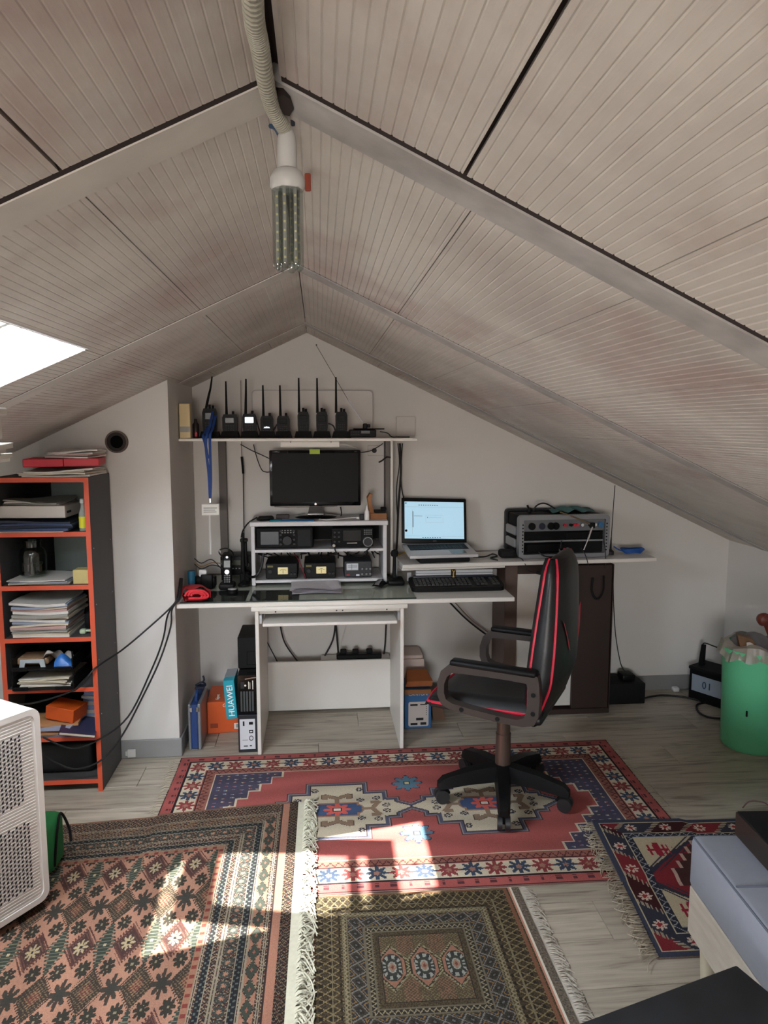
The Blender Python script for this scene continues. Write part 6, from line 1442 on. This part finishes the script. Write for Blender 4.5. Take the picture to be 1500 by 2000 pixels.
# cables crossing in front of the bookcase
def cp3(*pts): return [tuple(aty(a, b, y_)) for a, b, y_ in pts]
cable('black cable from the desk corner sagging to the letter trays', cp3((352, 1130, 3.62), (346, 1165, 3.49), (335, 1185, 3.47), (280, 1235, 3.4), (235, 1272, 3.32), (185, 1306, 3.19), (150, 1345, 3.17), (70, 1372, 3.17), (20, 1375, 3.19)), .0042)
cable('black cable from the desk corner sweeping to the bookcase foot', cp3((354, 1130, 3.62), (350, 1165, 3.49), (328, 1200, 3.46), (318, 1250, 3.42), (295, 1310, 3.38), (250, 1400, 3.28), (190, 1446, 3.19), (140, 1462, 3.17), (84, 1440, 3.17)), .0042)
cable('black cable from the desk corner dipping below the lowest shelf', cp3((356, 1130, 3.62), (352, 1165, 3.49), (336, 1190, 3.47), (333, 1225, 3.45), (312, 1290, 3.4), (278, 1362, 3.34), (240, 1434, 3.27), (200, 1483, 3.19), (150, 1502, 3.17), (110, 1490, 3.17), (82, 1470, 3.17)), .0042)
hp = thing('vent_hole', 'open round pipe hole in the column above the bookcase', 'pipe', (-.943, 3.53, 1.556))
circ = lambda r, n=28: [(r * math.cos(2 * math.pi * k / n), r * math.sin(2 * math.pi * k / n)) for k in range(n)]
MB().ring(circ(.052), circ(.045), -.016, -.0005, 'y').build('pipe_rim', mat('pipe_brown', (92, 76, 66), .6), hp)
MB().ring(circ(.045), circ(.03), -.012, -.0005, 'y').build('pipe_wall', mat('pipe_dark', (38, 33, 31), .8), hp)
MB().prism(circ(.031), -.004, -.0005, 'y').build('pipe_shade', mat('pipe_black', (8, 8, 8), .95, spec=.1), hp)  # black disc: shade of the pipe's inside put into its colour
solo('socket_tester', MB().rbox(-.02, .02, -.012, .0, -.02, .02, .003, 1).rbox(-.03, -.02, -.010, 0, -.012, .012, .002, 1).box(-.012, .012, -.0125, -.012, .008, .013), mat('tester_white', (196, 194, 190), .5), 'small white socket plug on the baseboard beside the bookcase', 'plug', tuple(aty(258, 1469, 3.518))[:1] + (3.517, .03))
# ---------------------------------------------------------------- white air unit at the left edge
e1 = Vector((-.565, -.825, 0)).normalized()
dv = thing('air_purifier', 'tall white perforated air unit at the left edge on the rug', 'air purifier', (-.925, 2.392, .0108), math.atan2(-e1.x, e1.y) + math.pi)
dv.rotation_euler.z = math.atan2(e1.y, e1.x) + math.pi
# local -x runs along the visible face towards the camera, local +y goes into the body
M_DEV = mat('unit_white', (226, 222, 220), .4)
BODY = rrect(-.62, 0, .03, .705, .035, 6)
MB().prism(BODY, .012, .34, 'y').build('body', M_DEV, dv)
MB().ring(rrect(-.62, 0, .03, .705, .035, 6), rrect(-.6, -.02, .05, .685, .025, 6), 0, .012, 'y').build('face_rim', M_DEV, dv)
MB().prism(rrect(-.6, -.02, .05, .685, .025, 6), .004, .012, 'y').build('face_panel', M_DEV, dv)
MB().rbox(-.59, -.03, .03, .31, 0, .03, .004, 1).build('plinth', M_BLKM, dv)
for (z0, z1, xr, nm) in ((.40, .63, -.075, 0), (.10, .33, -.06, 1)):
    hb_ = MB(); xs = np.arange(-.58, xr, .0135); zs = np.arange(z0, z1, .0145)
    for i, xx in enumerate(xs):
        for j, z in enumerate(zs):
            if xx - xr > -.035 and (z - z0) < .012 * 2 and False: continue
            zz = z + (.00725 if i % 2 else 0)
            hb_.add([(xx, .0015, zz), (xx + .0075, .0015, zz + .0015), (xx + .0098, .0015, zz + .0098), (xx + .0023, .0015, zz + .0083)], [(0, 1, 2, 3)])
    hb_.build('perforation', mat('hole_dark', (30, 32, 44), .8), dv, kind='stuff')
rb_ = MB()
for k in range(58):
    z = .055 + k * .0108
    rb_.box(-.59, -.03, .002, .0042, z, z + .003)
rb_.build('fine_ribs', M_DEV, dv, kind='stuff')
dots(MB(), -.16, -.05, .1, .12, 4, 1, 0, .01, .006)
MB().rbox(-.2, -.19, .1, .11, .7045, .7062, .0005, 1).rbox(-.17, -.16, .1, .11, .7045, .7062, .0005, 1).rbox(-.14, -.13, .1, .11, .7045, .7062, .0005, 1).build('top_keys', mat('key_blue', (130, 160, 178), .5), dv)
gb = thing('green_bag', 'green cloth bag half hidden behind the white air unit', 'bag', (-1.0, 2.62, .011))
MB().rbox(-.14, .03, -.07, .07, 0, .19, .03, 3).build('bag_body', mat('green_cloth', (24, 112, 58), .7), gb)
MB().tube([(.028, -.05, .03), (.036, -.03, .15), (.03, .03, .19), (.05, .05, .12), (.058, .04, .07)], .005, 6).build('strap', M_BLKM, gb)
# things on a tall cabinet at the far left
tc_ = thing('tall_cabinet', 'white tall cabinet outside the left edge carrying papers', 'cabinet', (-.96, 1.36, 0))
MB().rbox(-.2, .22, -.14, .13, 0.0, 1.56, .004, 1).build('carcass', M_WHITE, tc_)
MB().rbox(-.19, .005, -.144, -.14, .03, 1.54, .002, 1).build('door', M_WHITE, tc_)
MB().rbox(.01, .21, -.144, -.14, .03, 1.54, .002, 1).build('door', M_WHITE, tc_)
random.seed(4)
sheets('paper_pile', 'small pile of white papers at the far left edge below the skylight', 'papers', -.88, -.598, 1.26, 1.48, 1.561, 4, .0085, [M_PAPER], .004, .01, .08)
wpb = thing('paper_box', 'white carton with grey print on the pile at the far left edge', 'box', (-.69, 1.38, 1.605), .06)
MB().rbox(-.11, .09, -.08, .08, 0, .045, .002, 1).build('carton', mat('white_card', (206, 198, 190), .6), wpb)
MB().rbox(-.115, .10, -.085, .085, .045, .06, .003, 1).build('lid', mat('white_card', (206, 198, 190), .6), wpb)
# ---------------------------------------------------------------- grey bench with black device
bn2 = thing('bench', 'grey upholstered bench with pale wooden base at the right edge', 'bench', (1.08, 1.93, 0), math.radians(-4))
M_UPH = mat('grey_leather', (142, 146, 156), .45, noise=.2, scale=30, rgb2=(128, 132, 144))
cu = MB().rbox(0, .55, -.62, 0, .275, .435, .018, 3).build('cushion', M_UPH, bn2)
MB().tube([(.006, -.012, .43), (.006, -.3, .43), (.006, -.61, .43)], .003, 6, 2).tube([(.012, -.006, .43), (.3, -.006, .43), (.54, -.006, .43)], .003, 6, 2).build('piping', mat('piping_grey', (96, 100, 112), .5), cu)
MB().tube([(.01, -.25, .4365), (.28, -.25, .437), (.54, -.25, .4365)], .0025, 6, 2).build('seam', mat('piping_grey', (96, 100, 112), .5), cu)
MB().rbox(0.004, .546, -.616, -.004, .13, .275, .003, 1).build('wooden_base', mat('pale_wood', (196, 186, 172), .45, noise=.5, scale=9, rgb2=(160, 150, 138), stretch=(3, 1, 6)), bn2)
for x, y_ in ((.04, -.07), (.5, -.07), (.04, -.56), (.5, -.56)): MB().cyl((x, y_, 0), (x, y_, .13), .018, .026, 14).build('leg', mat('leg_cream', (190, 180, 158), .5), bn2)
bd2 = thing('amplifier', 'black metal device with brown edge on the grey bench', 'device', (1.205, 1.905, .4395), math.radians(-4))
MB().rbox(0, .26, -.5, 0, .0, .075, .002, 1).build('case', M_BLKM, bd2)
MB().box(-.003, 0, -.5, .0, .004, .072).build('side_plate', mat('brown_metal', (62, 52, 46), .35, metal=.5), bd2)
MB().cyl((-.003, -.25, .02), (-.005, -.25, .02), .004, n=8).build('screw', M_SILV, bd2)
cable('thin dark red cord curling behind the black device on the bench', [(1.225, 1.91, .52), (1.24, 1.9, .545), (1.27, 1.88, .55), (1.3, 1.87, .535), (1.36, 1.87, .55), (1.42, 1.87, .59)], .0018, mat('dark_red_cord', (60, 24, 26), .6))
# ---------------------------------------------------------------- black table at the lower right corner
ct = thing('coffee_table', 'black low table top filling the lower right corner', 'table', (.925, 1.43, 0), math.radians(17))
MB().rbox(-.62, 0, -.5, 0, .40, .425, .004, 2).build('table_top', mat('black_ash', (40, 43, 48), .5, noise=.5, scale=12, rgb2=(16, 17, 19)), ct)
for x, y_ in ((-.04, -.04), (-.58, -.04), (-.04, -.46), (-.58, -.46)): MB().rbox(x - .02, x + .02, y_ - .02, y_ + .02, 0, .40, .003, 1).build('leg', M_BLKM, ct)
# ---------------------------------------------------------------- ceiling lamp and conduit
LX, LY = aty(561, 330, 1.30).x, 1.30
def cl_(px, py, y_): return tuple(aty(px, py, y_))
ln = thing('led_bulb', 'unlit tubular LED bulb hanging from the ridge', 'light bulb', (LX, LY, aty(561, 530, LY).z))
zc = lambda py: aty(561, py, LY).z - ln.location.z
M_BW = mat('bulb_white', (186, 186, 184), .45)
MB().lathe([(.0165, zc(335)), (.0165, zc(285)), (.0155, zc(268)), (.010, zc(250))], n=24).build('lamp_holder', M_BW, ln)
MB().lathe([(.026, zc(372)), (.0295, zc(366)), (.0295, zc(350)), (.024, zc(336)), (.0165, zc(330))], n=28).build('collar', M_BW, ln)
TUBE = glass_mat('bulb_glass', (225, 230, 228), .10)
for k in range(6):
    a = k * math.pi / 3 + .26; x, y_ = .0185 * math.cos(a), .0185 * math.sin(a)
    tb = MB().lathe([(.0085, zc(370)), (.0085, .010), (.0068, .004), (.003, .0005)], (x, y_, 0), 12, cap=False).build('glass_tube', TUBE, ln)
    MB().box(x - .0028, x + .0028, y_ - .001, y_ + .001, .012, zc(372)).build('led_strip', mat('led_board', (120, 122, 118), .5), tb)
    dm_ = MB()
    for q in range(9): dm_.box(x - .0017, x + .0017, y_ - .0022, y_ - .001, .018 + q * .0145, .0215 + q * .0145)
    dm_.build('led_chips', mat('led_yellow', (196, 186, 120), .5), tb, kind='stuff')
cd = thing('cable_conduit', 'beige corrugated conduit running along the ridge to the bulb', 'conduit', cl_(548, 240, 1.30))
c0 = Vector(cd.location)
path = smooth_path([Vector(cl_(490, -60, .80)) - c0, Vector(cl_(497, 40, .93)) - c0, Vector(cl_(507, 90, 1.0)) - c0, Vector(cl_(520, 165, 1.14)) - c0, Vector(cl_(534, 215, 1.24)) - c0, Vector(cl_(556, 252, 1.295)) - c0], 16)
mbc = MB(); n = 12; vs = []; rr_ = []
L_ = 0; prevp = None
dense = []
for i in range(len(path) - 1):
    for k in range(4): dense.append(path[i].lerp(path[i + 1], k / 4))
prev_a = None
for i, p in enumerate(dense):
    d = (dense[min(i + 1, len(dense) - 1)] - dense[max(i - 1, 0)]).normalized()
    a = (d.orthogonal() if prev_a is None else (prev_a - d * prev_a.dot(d))).normalized(); prev_a = a; b_ = d.cross(a)
    r = .0118 + (.0011 if i % 6 < 3 else -.0011)
    for k in range(n):
        t = 2 * math.pi * k / n; vs.append(p + a * math.cos(t) * r + b_ * math.sin(t) * r)
mbc.add(vs, [(i * n + k, i * n + (k + 1) % n, (i + 1) * n + (k + 1) % n, (i + 1) * n + k) for i in range(len(dense) - 1) for k in range(n)])
mbc.build('corrugated_pipe', mat('conduit_beige', (158, 155, 142), .5), cd)
MB().tube([Vector(cl_(545, 262, 1.3)) - c0, Vector(cl_(538, 250, 1.3)) - c0, Vector(cl_(528, 246, 1.31)) - c0], .004, 6).build('blue_wire', mat('wire_blue', (40, 70, 100), .5), cd)
MB().tube([Vector(cl_(572, 245, 1.3)) - c0, Vector(cl_(570, 225, 1.3)) - c0, Vector(cl_(557, 210, 1.29)) - c0], .004, 6).build('dark_wire', mat('wire_dark', (40, 46, 56), .5), cd)
solo('foam_filler', MB().grid(lambda s, t: (RX + .002 + (s - .5) * .014 * (1 + .5 * math.sin(t * 21)), 1.30 + .95 * t, RZ - .0005 - .004 * math.sin(math.pi * s) * (1 + .6 * math.sin(t * 47))), 5, 60), mat('foam', (150, 138, 128), .9, noise=1.0, scale=45, rgb2=(52, 38, 34)), 'rough mounting foam line along the ridge behind the bulb', 'foam')
solo('wire_clip', MB().rbox(-.006, .006, -.006, .006, -.02, .012, .002, 1), mat('clip_orange', (176, 84, 62), .6), 'small orange wire clip on the ridge beside the bulb', 'clip', tuple(aty(601, 352, 1.5)))
